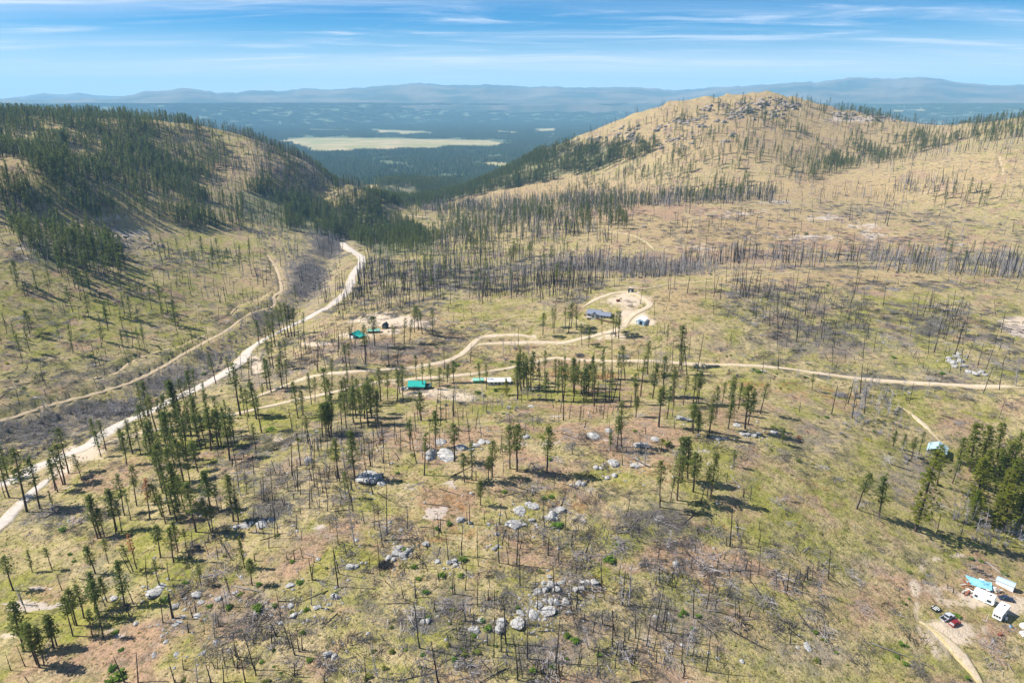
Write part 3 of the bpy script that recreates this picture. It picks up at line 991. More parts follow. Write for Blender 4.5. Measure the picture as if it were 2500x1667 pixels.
PINES = []       # (trunk mesh, crown mesh, nominal height, look)
PINE_SPEC = [    # crown base, radius, branches, shape, gap, look
    (0.36, 3.3, 84, 0.75, 0.10, 'full crowned'), (0.45, 2.8, 70, 0.7, 0.14, 'slim'), (0.30, 3.3, 90, 0.9, 0.10, 'bushy'),
    (0.52, 2.8, 56, 0.6, 0.16, 'high crowned'), (0.60, 2.4, 40, 0.6, 0.18, 'thin topped'), (0.26, 2.7, 84, 1.0, 0.16, 'narrow'),
    (0.42, 3.4, 80, 0.65, 0.2, 'ragged'), (0.50, 3.1, 66, 0.6, 0.12, 'round topped')]
for i, (cb, R, nb, shp, gap, look) in enumerate(PINE_SPEC):
    p, rad = trunk_path(100 + i, 19.4, 0.26)
    tm = MB().tube(p, rad, 6).mesh('trunk', M_BARK)
    cm = pine_crown(200 + i, 20, cb, R, nb, 6, 0.80, shp, gap, bm=1).mesh('crown', [M_PINE, M_BARK])
    PINES.append((tm, cm, 20.0, look))
RUSTY = []
for i in range(2):
    mb = pine_crown(300 + i, 20, 0.5, 1.9, 40, 6, 0.8, 0.6, 0.2, bm=1)
    RUSTY.append((PINES[i][0], mb.mesh('crown', [M_RUSTY, M_BARK]), 20.0, 'rust brown'))
FIRS = []
for i, (cb, R, nb, shp) in enumerate([(0.10, 4.5, 130, 0.9), (0.14, 4.0, 120, 0.8), (0.08, 4.7, 140, 1.0)]):
    p, rad = trunk_path(400 + i, 19.4, 0.34, 0.1)
    cm = pine_crown(410 + i, 20, cb, R, nb, 5, 1.0, shp, 0.15, bm=1).mesh('crown', [M_FIR, M_BARK])
    FIRS.append((MB().tube(p, rad, 6).mesh('trunk', M_BARK), cm, 20.0, 'broad dense'))


def far_pine(seed, cb, R, nb, leaves, size, shape, mat, gap=0.1):
    p, rad = trunk_path(seed, 18.5, 0.26, 0.2, 2)
    mb = MB().tube(p, rad, 4, 1, cap=False)
    pine_crown(seed + 1, 20, cb, R, nb, leaves, size, shape, gap, mb, 0)
    return mb.mesh('pine_form', [mat, M_BARK])


FAR_PINES = [far_pine(500, 0.18, 3.6, 36, 4, 1.6, 0.9, M_FARPINE), far_pine(510, 0.28, 3.2, 30, 4, 1.5, 0.8, M_FARPINE),
             far_pine(520, 0.12, 3.9, 38, 4, 1.7, 1.0, M_FARPINE), far_pine(530, 0.42, 2.9, 26, 5, 1.4, 0.7, M_PINE)]


def snag_mesh(seed, H=14.0, r0=0.30, stubs=6, broken=True, mat=None, name='trunk'):
    rn = random.Random(seed)
    p, rad = trunk_path(seed, H, r0, 0.22, 5, 0.09 if broken else 0.03)
    if broken:
        rad = [r0 * (0.92 - 0.42 * i / 5) for i in range(6)]
        rad[0] *= 1.25
    mb = MB().tube(p, rad, 5)
    if broken:
        x, y, z = p[-1]
        mb.tube([(x + .05, y, z - .1), (x + .1, y + .05, z + rn.uniform(.4, 1.1))], [rad[-1] * .8, 0.02], 3)
    for k in range(stubs):
        z = rn.uniform(0.35, 0.95) * H
        a = rn.uniform(0, 6.28)
        l = rn.uniform(0.5, 1.6)
        i = int(z / H * 5)
        x, y = p[i][0], p[i][1]
        mb.tube([(x, y, z), (x + math.cos(a) * l, y + math.sin(a) * l, z + rn.uniform(-.3, .4))], [0.06, 0.02], 3, cap=False)
    return mb.mesh(name, mat or M_CHAR)


SNAGS = [snag_mesh(600 + i, 14, r, s, b) for i, (r, s, b) in enumerate([(0.23, 3, True), (0.19, 6, True), (0.26, 0, True), (0.20, 9, False), (0.21, 5, True), (0.17, 4, False)])]


def branchy(seed, H, nbr, l0, r=0.16, up=0.1, mb=None, m=0, base=0.15, thick=1.0):
    rn = random.Random(seed)
    mb = mb or MB()
    for k in range(nbr):
        t = rn.uniform(base, 0.97)
        z = H * t
        a = rn.uniform(0, 6.28)
        l = l0 * (1.1 - t) ** 0.7 * rn.uniform(0.5, 1.2) + 0.3
        e = (math.cos(a) * l, math.sin(a) * l, z + l * rn.uniform(-.25, .45) + up)
        mb.tube([(0, 0, z), e], [0.055 * thick, 0.025 * thick], 3, m, cap=False)
        for q in range(2):
            f = rn.uniform(.4, .9)
            b = rn.uniform(-.8, .8) + a
            s = (e[0] * f, e[1] * f, z + (e[2] - z) * f)
            mb.tube([s, (s[0] + math.cos(b) * l * .4, s[1] + math.sin(b) * l * .4, s[2] + rn.uniform(-.2, .5) * l)], [0.04 * thick, 0.02 * thick], 3, m, cap=False)
    return mb


DEADTREES = []    # trunk + bare branches, pale grey or charred
for i, (mt, nb, l0) in enumerate([(M_GREYWOOD, 34, 1.7), (M_CHAR, 30, 1.9), (M_TWIG, 40, 1.5), (M_CHAR, 18, 2.4)]):
    p, rad = trunk_path(700 + i, 14, 0.2, 0.12, 5, 0.03)
    DEADTREES.append((MB().tube(p, rad, 5).mesh('trunk', mt), branchy(710 + i, 14, nb, l0).mesh('bare_branches', mt)))
FAR_SNAGS = [snag_mesh(740 + i, 14, r, s, i != 3, mt, 'snag_form') for i, (r, s, mt) in enumerate([(0.21, 0, M_CHAR), (0.18, 3, M_CHAR), (0.23, 2, M_CHAR), (0.18, 6, M_TWIG), (0.18, 4, M_TWIG)])]
FAR_DEAD = []
for i, mt in enumerate([M_TWIG, M_GREYWOOD, M_TWIG]):
    p, rad = trunk_path(760 + i, 12, 0.16, 0.2, 3, 0.03)
    mb = MB().tube(p, rad, 4, cap=False)
    branchy(770 + i, 12, 22, 1.7, mb=mb, thick=1.7)
    FAR_DEAD.append(mb.mesh('bare_tree_form', mt))


def log_mesh(seed, mat, stubs=5, Ln=12.0, r0=0.20):
    rn = random.Random(seed)
    p = [(0, 0, r0 * .8), (Ln * .35, rn.uniform(-.2, .2), r0 * .7 + .06), (Ln * .7, rn.uniform(-.3, .3), r0 * .6 + .05), (Ln, rn.uniform(-.3, .3), r0 * .5)]
    mb = MB().tube(p, [r0, r0 * .82, r0 * .55, r0 * .25], 6)
    for k in range(stubs):
        x = rn.uniform(.35, .95) * Ln
        a = rn.uniform(-1.3, 1.3)
        l = rn.uniform(.6, 2.0)
        sd = rn.choice((-1, 1))
        mb.tube([(x, 0, r0 * .6), (x + l * .6, sd * l * math.cos(a), r0 * .6 + abs(math.sin(a)) * l)], [.06, .025], 3, cap=False)
    return mb.mesh('fallen_log', mat)


LOGS = [log_mesh(800, M_CHAR), log_mesh(801, M_CHAR, 9), log_mesh(802, M_GREYWOOD, 4), log_mesh(803, M_GREYWOOD, 8), log_mesh(804, M_CHAR, 2), log_mesh(805, M_SLASH, 10)]
LOG_LOOK = ['charred', 'charred stubby', 'pale grey', 'pale branchy', 'bare blackened', 'grey brown branchy']


def slash_mesh(seed, n=26, R=3.2, mat=None, h=0.5, ln=(1.4, 4.2)):
    rn = random.Random(seed)
    mb = MB()
    main = rn.uniform(0, 3.14)
    for k in range(n):
        x, y = rn.gauss(0, R * .5), rn.gauss(0, R * .5)
        a = main + rn.gauss(0, 0.7)
        l = rn.uniform(*ln)
        z = rn.uniform(0.05, h)
        dz = rn.uniform(-.3, .5)
        mb.tube([(x, y, z), (x + math.cos(a) * l, y + math.sin(a) * l, max(0.05, z + dz))], [rn.uniform(.05, .09), .03], 3, cap=False)
    return mb.mesh('branch_litter', mat)


SLASH = [slash_mesh(820 + i, 34, 3.8, m, 0.5, (0.9, 3.4)) for i, m in enumerate([M_SLASH, M_SLASH, M_TWIG, M_CHAR, M_SLASH])]


def brush_mesh(seed, n=60, R=1.6, H=2.2, mat=None):
    """a leafless bush: many thin stems fanning up"""
    rn = random.Random(seed)
    mb = MB()
    for k in range(n):
        a = rn.uniform(0, 6.28)
        r0, r1 = rn.uniform(0, R * .5), rn.uniform(R * .2, R)
        h = H * rn.uniform(.45, 1.0)
        mb.tube([(math.cos(a) * r0, math.sin(a) * r0, 0), (math.cos(a) * r1, math.sin(a) * r1, h)], [.06, .03], 3, cap=False)
    return mb.mesh('bare_brush', mat)


BRUSH = [brush_mesh(840 + i, 54, 1.7, 2.0, m) for i, m in enumerate([M_TWIG, M_TWIG, M_GREYWOOD])]


def shrub_mesh(seed, mat, n=110, R=1.0, H=1.1, size=0.45):
    rn = random.Random(seed)
    mb = MB()
    lob = [(rn.uniform(-.5, .5) * R, rn.uniform(-.5, .5) * R, rn.uniform(.4, .7) * R) for _ in range(4)]
    for k in range(n):
        x, y, r = rn.choice(lob)
        a, e = rn.uniform(0, 6.28), rn.uniform(0, 1.5)
        q = r * rn.uniform(.5, 1.05)
        leaf_quad(mb, rn, (x + math.cos(a) * math.cos(e) * q, y + math.sin(a) * math.cos(e) * q, H * (0.15 + 0.85 * math.sin(e) * q / R)), size * rn.uniform(.7, 1.2), 0, 1.2)
    return mb.mesh('shrub_leaves', mat)


SHRUBS = [shrub_mesh(860, M_SHRUB), shrub_mesh(861, M_SHRUB), shrub_mesh(862, M_GREENSHRUB), shrub_mesh(863, M_GREENSHRUB)]
TUFTS = [shrub_mesh(870 + i, m, 14, 0.55, 0.42, 0.42) for i, m in enumerate([M_TUFT, M_TUFT, M_SHRUB, M_SHRUB, M_TUFT])]


def rock_mesh(seed, sub=2, flat=0.7, rough=0.22, mat=None, name='boulder', cut=3):
    import bmesh
    bm = bmesh.new()
    bmesh.ops.create_icosphere(bm, subdivisions=sub, radius=1.0)
    rn = random.Random(seed)
    planes = [(Vector((rn.gauss(0, 1), rn.gauss(0, 1), rn.gauss(0.2, .7))).normalized(), rn.uniform(.62, .9)) for _ in range(cut)]
    co = np.array([v.co[:] for v in bm.verts])
    nz = fbm(co[:, 0] * 1.3 + seed, co[:, 1] * 1.3 + co[:, 2] * 1.9, seed, 3)
    for v, k in zip(bm.verts, nz):
        p = v.co * (1 + rough * float(k) * 1.6)
        for nn_, d in planes:
            e = p.dot(nn_) - d
            if e > 0:
                p -= nn_ * e * 0.85
        v.co = Vector((p.x, p.y, p.z * flat))
    me = bpy.data.meshes.new(name)
    bm.to_mesh(me)
    bm.free()
    me.materials.append(mat)
    return me


BOULDERS = [rock_mesh(900 + i, 3, f, r, M_ROCK, cut=c) for i, (f, r, c) in enumerate([(.8, .3, 5), (.65, .35, 6), (.9, .28, 4), (.5, .35, 6), (.75, .4, 7), (.6, .3, 5)])]
PINKS = [rock_mesh(920 + i, 3, .45, .25, M_PINKROCK, cut=4) for i in range(2)]
CRAGS = [rock_mesh(930 + i, 2, .8, .4, M_CRAG, 'crag_form', cut=6) for i in range(5)]
STONES = [rock_mesh(940 + i, 1, .6, .3, M_ROCK, 'stone_form', cut=2) for i in range(3)]

# a patch of far woodland, 100 m square
PATCH = []
for i in range(5):
    rn = random.Random(950 + i)
    mb = MB()
    for k in range(120):
        x, y, h, r = rn.uniform(-55, 55), rn.uniform(-55, 55), rn.uniform(13, 27), rn.uniform(2.2, 3.6)
        a0 = rn.uniform(0, 1.5)
        sides = 4
        low = [(x + math.cos(a0 + 2 * math.pi * s / sides) * r * rn.uniform(.8, 1.2), y + math.sin(a0 + 2 * math.pi * s / sides) * r * rn.uniform(.8, 1.2), h * rn.uniform(.18, .34)) for s in range(sides)]
        mid = [(x + (p[0] - x) * .75, y + (p[1] - y) * .75, h * rn.uniform(.5, .62)) for p in low]
        v = low + mid + [(x, y, h)]
        f = [(s, (s + 1) % sides, sides + (s + 1) % sides, sides + s) for s in range(sides)] + [(sides + s, sides + (s + 1) % sides, 2 * sides) for s in range(sides)]
        mb.add(v, f, 0)
    PATCH.append(mb.mesh('woodland_form', M_WOODLAND))


# ------------------------------------------------------------------ scatter: one object made of many uncountable pieces
def scatter(name, meshes, P, rot, scl, idx):
    P, rot, scl, idx = (np.asarray(q) for q in (P, rot, scl, idx))
    if len(P) == 0:
        return None
    coll = bpy.data.collections.new(name + '_forms')
    for k, me in enumerate(meshes):
        coll.objects.link(bpy.data.objects.new('%s_form_%s' % (name, 'abcdefghij'[k]), me))
    me = bpy.data.meshes.new(name)
    me.vertices.add(len(P))
    me.vertices.foreach_set('co', P.astype(np.float32).ravel())
    for nm, ty, key, val in (('turn', 'FLOAT_VECTOR', 'vector', rot), ('size', 'FLOAT_VECTOR', 'vector', scl), ('form', 'INT', 'value', idx)):
        a = me.attributes.new(nm, ty, 'POINT')
        a.data.foreach_set(key, np.asarray(val, np.int32 if ty == 'INT' else np.float32).ravel())
    ng = bpy.data.node_groups.new(name + '_scatter', 'GeometryNodeTree')
    ng.interface.new_socket('Geometry', in_out='INPUT', socket_type='NodeSocketGeometry')
    ng.interface.new_socket('Geometry', in_out='OUTPUT', socket_type='NodeSocketGeometry')
    gi, go = ng.nodes.new('NodeGroupInput'), ng.nodes.new('NodeGroupOutput')
    ip = ng.nodes.new('GeometryNodeInstanceOnPoints')
    ci = ng.nodes.new('GeometryNodeCollectionInfo')
    ci.inputs['Collection'].default_value = coll
    ci.inputs['Separate Children'].default_value = True
    ci.inputs['Reset Children'].default_value = True
    ip.inputs['Pick Instance'].default_value = True
    na = {}
    for nm, ty in (('turn', 'FLOAT_VECTOR'), ('size', 'FLOAT_VECTOR'), ('form', 'INT')):
        q = ng.nodes.new('GeometryNodeInputNamedAttribute')
        q.data_type = ty
        q.inputs['Name'].default_value = nm
        na[nm] = q.outputs[0]
    er = ng.nodes.new('FunctionNodeEulerToRotation')
    k = ng.links.new
    k(na['turn'], er.inputs[0])
    k(gi.outputs[0], ip.inputs['Points'])
    k(ci.outputs[0], ip.inputs['Instance'])
    k(na['form'], ip.inputs['Instance Index'])
    k(er.outputs[0], ip.inputs['Rotation'])
    k(na['size'], ip.inputs['Scale'])
    k(ip.outputs[0], go.inputs[0])
    o = link(name, me)
    md = o.modifiers.new('scatter', 'NODES')
    md.node_group = ng
    return tag(o, kind='stuff')

# ------------------------------------------------------------------ where things stand
# living pines read off the photograph: foot (u, v), height in picture points, kind
PINE_LIST = """
66 1249 156 P,98 1242 125 P,23 1214 108 P,20 1165 88 B,141 1201 82 P,135 1197 74 T,159 1183 98 P,154 1183 90 P,168 1156 112 P,200 1172 66 T,247 1115 64 B,259 1099 72 P,233 1083 64 B
297 1101 52 T,302 1099 54 T,362 1017 86 P,352 1016 84 T,283 1301 106 P,285 1296 100 P,298 1300 76 T,239 1314 100 P,247 1312 104 B,255 1311 70 T,304 1258 95 P,320 1270 75 T,334 1234 95 P
366 1268 100 R,404 1278 70 P,392 1361 82 P,334 1388 84 R,325 1395 72 T,265 1374 58 T,233 1400 70 B,79 1397 54 B,127 1390 54 T,33 1441 84 P,130 1236 38 B,390 1431 65 T
305 1480 110 B,235 1493 90 P,242 1508 92 P,178 1552 96 P,188 1526 90 P,183 1526 66 P,139 1576 78 P,131 1581 78 P,97 1629 108 P,91 1621 100 P,108 1625 88 P,58 1590 116 B,262 1469 66 P,253 1556 80 T,227 1554 62 T,205 1508 78 P
408 1111 92 P,417 1113 90 P,428 1090 82 P,454 1098 74 P,437 1025 100 P,433 1025 92 P,462 1020 98 T,479 972 68 P,473 1022 114 P,492 1096 84 P,503 1096 86 P,515 1100 108 T,520 1083 82 P,534 1090 90 P,541 1092 90 P,561 1123 112 P,565 1088 74 B,572 1075 80 P
587 1014 130 T,564 931 62 T,527 937 76 T,609 937 62 T,626 1023 90 P,608 1021 72 P,639 1056 92 T,625 1100 66 T,652 949 76 P,662 956 78 P,689 947 76 P,702 951 72 T,728 1020 88 B,739 1014 62 P,742 1014 58 T,761 987 76 P,769 981 60 T,796 976 78 P,810 943 66 T
788 1067 82 P,796 1063 78 B,804 1067 84 P,809 1063 76 P,800 1056 70 P,752 1077 62 T,484 1152 72 P,463 1175 74 P,478 1134 60 P,641 964 28 B
454 1252 96 T,438 1234 72 P,479 1298 126 P,515 1298 84 P,520 1300 62 T,516 1245 100 P,534 1250 66 T,570 1272 110 P,583 1268 56 B,432 1273 90 B,439 1269 72 P,435 1348 72 P,424 1373 82 P,454 1336 46 T,597 1386 78 B,616 1428 64 P,491 1428 50 T
805 1066 84 P,809 1060 78 P,834 1036 76 P,846 1045 86 P,863 1032 76 P,882 1038 84 P,899 1040 100 P,922 1036 86 P,930 978 80 P,946 974 62 T,970 976 66 T,984 978 60 T,1029 1026 68 B,1021 1026 46 T,1002 1099 74 P,1064 1091 90 P,1036 1160 104 T,1110 1126 92 T,1152 1172 88 P,1134 1177 72 T
1201 1164 86 P,1193 1176 62 P,866 1173 120 P,825 1167 96 P,855 1217 66 P,1173 1233 60 P,870 1020 80 P,890 1022 84 P,908 1020 78 P,855 1015 72 P,840 1000 70 B,912 985 60 P,878 990 68 P,900 992 72 P,862 985 66 P
1245 1143 104 P,1262 1150 114 P,1335 1152 112 P,1491 1099 54 B,1506 1097 82 P,1517 1090 108 P,1611 1238 112 P,1552 1018 46 P,1550 988 76 T,1236 965 42 F,1609 1043 96 T
1400 981 88 P,1375 979 82 P,1437 968 80 P,1451 991 100 T,1564 968 100 T,1593 971 82 P,1620 969 98 P,1645 991 86 P,1668 989 70 T,1692 988 76 P,1705 984 74 P,1551 989 52 T,1553 1018 52 P,1608 1041 98 T,1662 892 98 P,1581 914 80 T,1690 1048 62 P,1705 1058 54 B,1730 1056 62 P
1653 1221 108 P,1664 1174 106 P,1679 1171 104 P,1692 1200 98 P,1726 1213 72 T,1733 1221 112 P,1637 1225 62 T,1731 1066 90 P,1692 1057 72 P,1704 1064 58 B,1777 1047 74 P,1819 1047 110 P,1826 1037 82 P,1747 1022 82 T,1803 999 66 P,1856 1010 74 P,1628 1022 80 T,1779 977 62 P,1764 985 52 T,1700 983 76 P
1791 1139 40 T,1910 1084 38 B,1982 953 40 T,2092 1242 92 P,2146 1262 96 B,2235 1296 200 F,2287 1185 100 P,2243 1110 58 P,2202 1105 46 B,2180 1090 40 B,2225 1120 50 P
2367 1150 116 F,2393 1141 100 F,2434 1124 90 F,2469 1154 100 F,2382 1239 122 F,2428 1204 104 F,2460 1237 114 F,2490 1248 122 F,2449 1291 106 F,2482 1297 116 F,2373 1269 72 F,2423 1284 72 F,2340 1130 62 F,2400 1190 90 F,2450 1170 90 F,2490 1180 100 F,2395 1255 40 F,2500 1300 110 F,2440 1245 100 F,2325 1180 60 P
655 822 60 P,668 824 62 P,687 818 72 P,697 822 84 P,705 825 84 P,713 822 76 T,719 822 70 P,742 820 58 T,633 840 58 P,665 848 58 P,672 846 62 T,858 845 46 T,893 888 95 T,915 845 74 T,964 846 46 P,987 838 60 T,1000 838 58 P,1012 812 62 P,1022 806 60 P,1031 815 58 T,1057 820 64 P,960 842 50 T
1325 818 56 P,1352 812 60 P,1350 800 48 P,1388 812 70 P,1395 800 62 P,1420 842 52 P,1437 848 50 P,1470 815 40 T,1502 820 60 P,1510 826 66 P,1408 805 58 P,1380 798 50 T,1497 812 46 T
660 895 62 P,668 900 66 T,690 905 70 P,700 880 50 T,855 900 62 P,845 895 55 T,985 955 64 P,976 960 60 P,1016 925 60 P,1033 950 64 T,1053 940 54 P,1073 945 48 P,1092 934 46 B,1107 932 52 P,1172 935 50 P,1188 950 60 T
"""
SNAG_LIST = """
13 1215 60,339 1035 48,151 1440 45,55 1475 52,64 1497 60,257 1480 45,62 1626 50,315 1504 50,398 1519 66,325 1471 45,320 1398 62,27 1636 46,337 1665 66,304 1665 62,390 1433 30,355 1395 40,361 1440 40
591 920 56,615 916 50,613 914 48,620 1157 48,666 1222 80,603 1205 60,589 1214 42,638 1212 40,656 1228 22,674 1159 40,683 1155 22,720 1189 25,756 1241 84,769 1189 72,797 1152 60,704 1199 24,717 1217 12,724 1291 33,712 1262 42,643 1304 52,627 1298 36,672 1314 62,677 1302 26,593 1312 30,656 1337 33,737 1319 30
701 1364 14,719 1365 20,739 1361 26,767 1372 18,622 1368 20,532 1365 36,762 1415 48,414 1415 40,470 1333 33,541 1243 45,686 1506 75,719 1598 76,709 1579 58,673 1552 28,663 1569 50,622 1634 82,576 1603 60,573 1629 42,599 1665 86,550 1626 40,524 1556 62,534 1528 28,528 1530 40,470 1506 26,479 1495 38,460 1543 26
449 1634 36,427 1665 40,482 1665 62,515 1665 42,524 1631 18,546 1665 40,625 1649 34,731 1590 40,739 1587 34,762 1414 50,793 1665 26,720 1651 32,424 1508 62,421 1508 55
1175 1065 60,1076 1038 110,1108 1016 82,1063 1024 86,842 1143 80,943 1233 56,1472 1024 46,1416 1027 36,1423 1020 23,1397 1108 32,1520 1135 26,1283 1055 21,1246 1044 37,1251 1044 22,1368 1006 36,1541 994 28,1221 1107 29,1226 1103 41,1512 980 114,1479 982 90,1487 979 90,1496 979 88,1511 981 60,1494 911 100,1677 914 98,1657 904 72,1702 907 92,1640 904 72
1814 1213 22,1774 1176 24,1952 1005 28,2286 1302 46,2345 1310 50,1219 1374 88,994 1294 58,932 1317 70,866 1330 90,828 1400 66,826 1328 60,1025 1581 120,1070 1667 110,894 1664 76,1323 1649 60,1410 1625 52,1459 1604 34,1502 1551 62,1470 1525 38,1542 1623 52,1548 1619 40,1595 1589 40,1602 1617 36,1149 1576 40,1190 1574 42,1098 1578 30,1338 1355 42,1430 1349 42,1627 1342 52
1147 1279 48,1140 1279 34,1015 1459 40,1063 1493 40,1111 1449 62,1106 1449 40,1136 1440 36,1134 1504 50,1208 1476 42,1193 1466 24,1070 1413 20,1139 1400 34,1264 1659 92,1275 1655 80,1610 1236 30,1368 1655 70,1310 1640 28,1325 1645 26,1337 1630 18,1185 1465 16
2022 1413 80,1737 1449 46,1807 1510 40,1829 1504 43,1795 1500 31,1922 1440 62,1935 1438 46,1963 1419 50,1982 1417 41,1958 1440 26,1952 1415 23,1971 1415 19,1850 1336 31,1697 1349 19,1773 1332 20,1750 1389 26,1820 1391 21,1750 1613 36,1929 1572 32,1926 1545 32,1895 1425 29,1686 1387 31,2307 1411 9,2313 1435 9,2327 1446 11,1816 1213 20
1900 900 60,1950 880 40,2330 870 90,2280 860 60,2440 1020 50,2260 970 40,2100 960 70,2060 1000 60,2030 1010 70,2080 1020 72,2110 1010 66,2070 985 64,2345 905 60,2360 880 50,2220 985 50,2400 960 66,2440 950 70,2480 940 66
"""
# rocks: centre (u, v), width, height
ROCK_LIST = """
1217 1530 24 22,1224 1513 26 22,1262 1510 34 27,1270 1490 20 14,1278 1498 13 10,1301 1494 25 20,1316 1469 18 16,1337 1484 29 19,1357 1464 16 20,1346 1462 15 18,1332 1462 13 13,1381 1462 19 15,1348 1422 24 22,1360 1433 18 18,1332 1433 15 18,1314 1438 18 16,1306 1445 12 9,1341 1403 15 10,1372 1418 17 12,1451 1416 21 19,1425 1419 12 13,1436 1417 12 13,1418 1430 18 11,1403 1433 17 12,1391 1490 15 9,1330 1508 10 8,1317 1509 9 6,1175 1511 16 10,1163 1534 16 16,1377 1445 8 6,1390 1447 8 6,1361 1487 9 7,1313 1523 6 8
1302 1230 26 17,1268 1238 29 20,1255 1272 32 20,1240 1276 14 12,1279 1276 15 11,1289 1226 15 12,1298 1266 12 12,1310 1279 9 8,1349 1251 25 24,1366 1238 24 16,1338 1260 18 14,1355 1262 14 12,1193 1277 12 10,1125 1264 17 16,1147 1273 11 11,1038 1322 18 16,970 1342 26 22,985 1349 20 20,975 1332 14 12,997 1340 14 16,949 1357 18 16,962 1362 12 12,1096 1368 14 14,1108 1366 15 14,1112 1376 11 11,1068 1366 14 10,1206 1336 12 12,1215 1300 12 9,1212 1331 9 9,855 1377 18 13,868 1378 14 10,1035 1512 14 18,1046 1510 14 20,1152 1530 18 17,1165 1536 14 13,817 1596 14 12,814 1450 14 22,824 1452 14 16
902 1157 58 27,932 1178 20 10,925 1166 15 10,1051 1104 28 27,1085 1099 38 19,1096 1112 36 15,1128 1087 28 20,1175 1075 22 12,1077 1078 26 9,1160 1084 22 12,1190 1076 14 9,1150 1094 16 9
752 1118 19 15,596 1278 22 16,641 1273 26 16,614 1275 14 12,661 1267 14 8,577 1283 14 13,710 1425 18 8,1447 1060 28 14,1284 1063 18 9,1487 1048 18 9,1500 1128 28 12,1550 1134 22 11,1456 1138 14 12,1467 1140 12 9,1483 1163 14 8,1500 1157 14 12,1412 1176 15 13,1424 1178 14 13,1558 1081 20 15,1577 1083 20 15,1598 1069 20 8,1296 990 14 7
278 1455 19 14,381 1443 35 13,392 1430 22 8,350 1430 9 5,480 1446 25 13,534 1459 13 13,490 1467 14 9,452 1458 10 9,429 1474 21 15,694 1478 13 9,711 1475 15 13,718 1497 18 16,771 1479 16 11,780 1476 12 9,800 1590 15 22,817 1597 14 12,528 1562 13 10,448 1502 14 8,481 1501 16 8,437 1515 13 9,428 1522 10 8,496 1590 12 8,431 1593 13 9,572 1445 10 8
1665 1019 25 9,1680 1022 14 7,1752 1067 14 12,1764 1068 12 11,1742 1065 11 9,1812 1056 14 11,1824 1057 14 12,1838 1058 16 11,1852 1055 14 9,1798 1036 20 8,1890 1053 16 7,1650 1372 15 16,2315 872 12 10,2325 880 15 12,2335 868 12 9,2345 878 14 11,2330 892 12 9,2352 890 14 10,2365 905 14 10,2380 908 16 12,2395 905 14 10,2405 912 12 9,2340 862 10 7,2358 868 10 7,1970 1575 18 11,2490 1305 26 14,180 1262 10 7,192 1266 12 8,186 1272 11 8,200 1262 10 7,175 1270 8 6
"""
SHRUB_LIST = """
1490 1362 30 20 G,1360 1277 30 14 G,1345 1210 16 12 L,1328 1214 14 10 L,1097 1276 16 14 G,1068 1287 14 12 G,988 1340 16 12 L,1320 1391 16 9 S,1384 1327 9 7 G,1505 1327 11 8 G,1725 1287 12 8 G,1385 1548 18 16 G,1405 1560 24 16 L,1383 1605 10 10 G,1350 1625 18 12 L,1190 1528 24 16 L,1155 1548 16 10 G,1263 1480 12 14 L,1125 1400 18 14 G,1040 1440 20 14 G,1010 1380 18 14 L,1130 1360 22 16 G,1080 1400 20 14 G,1020 1410 16 12 L
955 1585 20 18 S,940 1625 16 12 S,1100 1520 12 8 S,1125 1520 10 8 S,820 1445 12 10 L,632 1479 30 20 G,670 1475 16 14 G,748 1485 16 12 L,740 1540 14 14 G,590 1445 12 6 S,730 1418 20 12 G,560 1478 20 14 G,180 1368 12 8 G,172 1350 14 8 L,290 1640 40 28 L,275 1628 24 16 G,265 1660 24 16 L,280 1540 20 14 L,400 1460 24 18 G,155 1290 22 12 G,660 1045 28 12 G,710 1050 10 6 G,735 1072 18 12 S,725 1070 10 14 S,520 1125 26 10 S,970 1152 12 8 G,972 1135 10 6 S
1625 1078 26 26 P,1970 570 14 8 S,2122 1070 18 10 Y,1950 1065 16 14 R,2005 1300 10 8 S,1990 1540 16 10 G,2198 1567 16 12 L,2215 1575 10 8 G,2190 1600 14 10 G,2210 1617 16 12 G,2040 1590 10 8 L,1790 1305 10 6 S,1705 1500 14 8 G,1670 1490 18 14 G,1690 1530 14 12 G,1660 1500 12 10 L,2335 1500 20 10 G,2450 1395 26 12 S,2360 1650 14 10 G,1550 1050 12 8 L,1590 960 12 8 S,1230 1008 10 6 G,1245 1005 10 5 S,500 910 22 14 S,1300 1205 10 6 S,1232 1198 14 10 G
12 885 14 8 Y,1115 890 16 8 L,1250 880 14 8 G,1400 915 16 8 L,1710 912 14 7 G,1850 905 18 8 L,1840 900 12 6 G,2180 870 12 8 L,2300 910 16 8 G,930 1070 14 10 R,1440 960 12 9 R,420 965 12 8 L,470 900 14 10 L,905 1105 10 6 S,1010 1108 14 8 S,1165 955 16 10 L,1210 950 12 14 L
"""


def parse(txt):
    out = []
    for s in txt.replace('\n', ',').split(','):
        q = s.split()
        if q:
            out.append([float(x) if x[0].isdigit() or x[0] == '-' else x for x in q])
    return out


def cast_pts(rows):
    P, ok = cast(np.array([r[0] for r in rows], float), np.array([r[1] for r in rows], float))
    return P


def px_height(P, v, h):
    """real height of an upright thing whose foot is at P and that is h picture points tall"""
    d = P - np.array([0, 0, CAM_Z])
    D = d[1] * CP - d[2] * SP
    y = (833.5 - v) / 1666.0
    return D * (h / 1666.0) / (CP + (y + h / 1666.0) * SP)


def depth_of(P):
    P = np.asarray(P, float)
    return P[..., 1] * CP - (P[..., 2] - CAM_Z) * SP


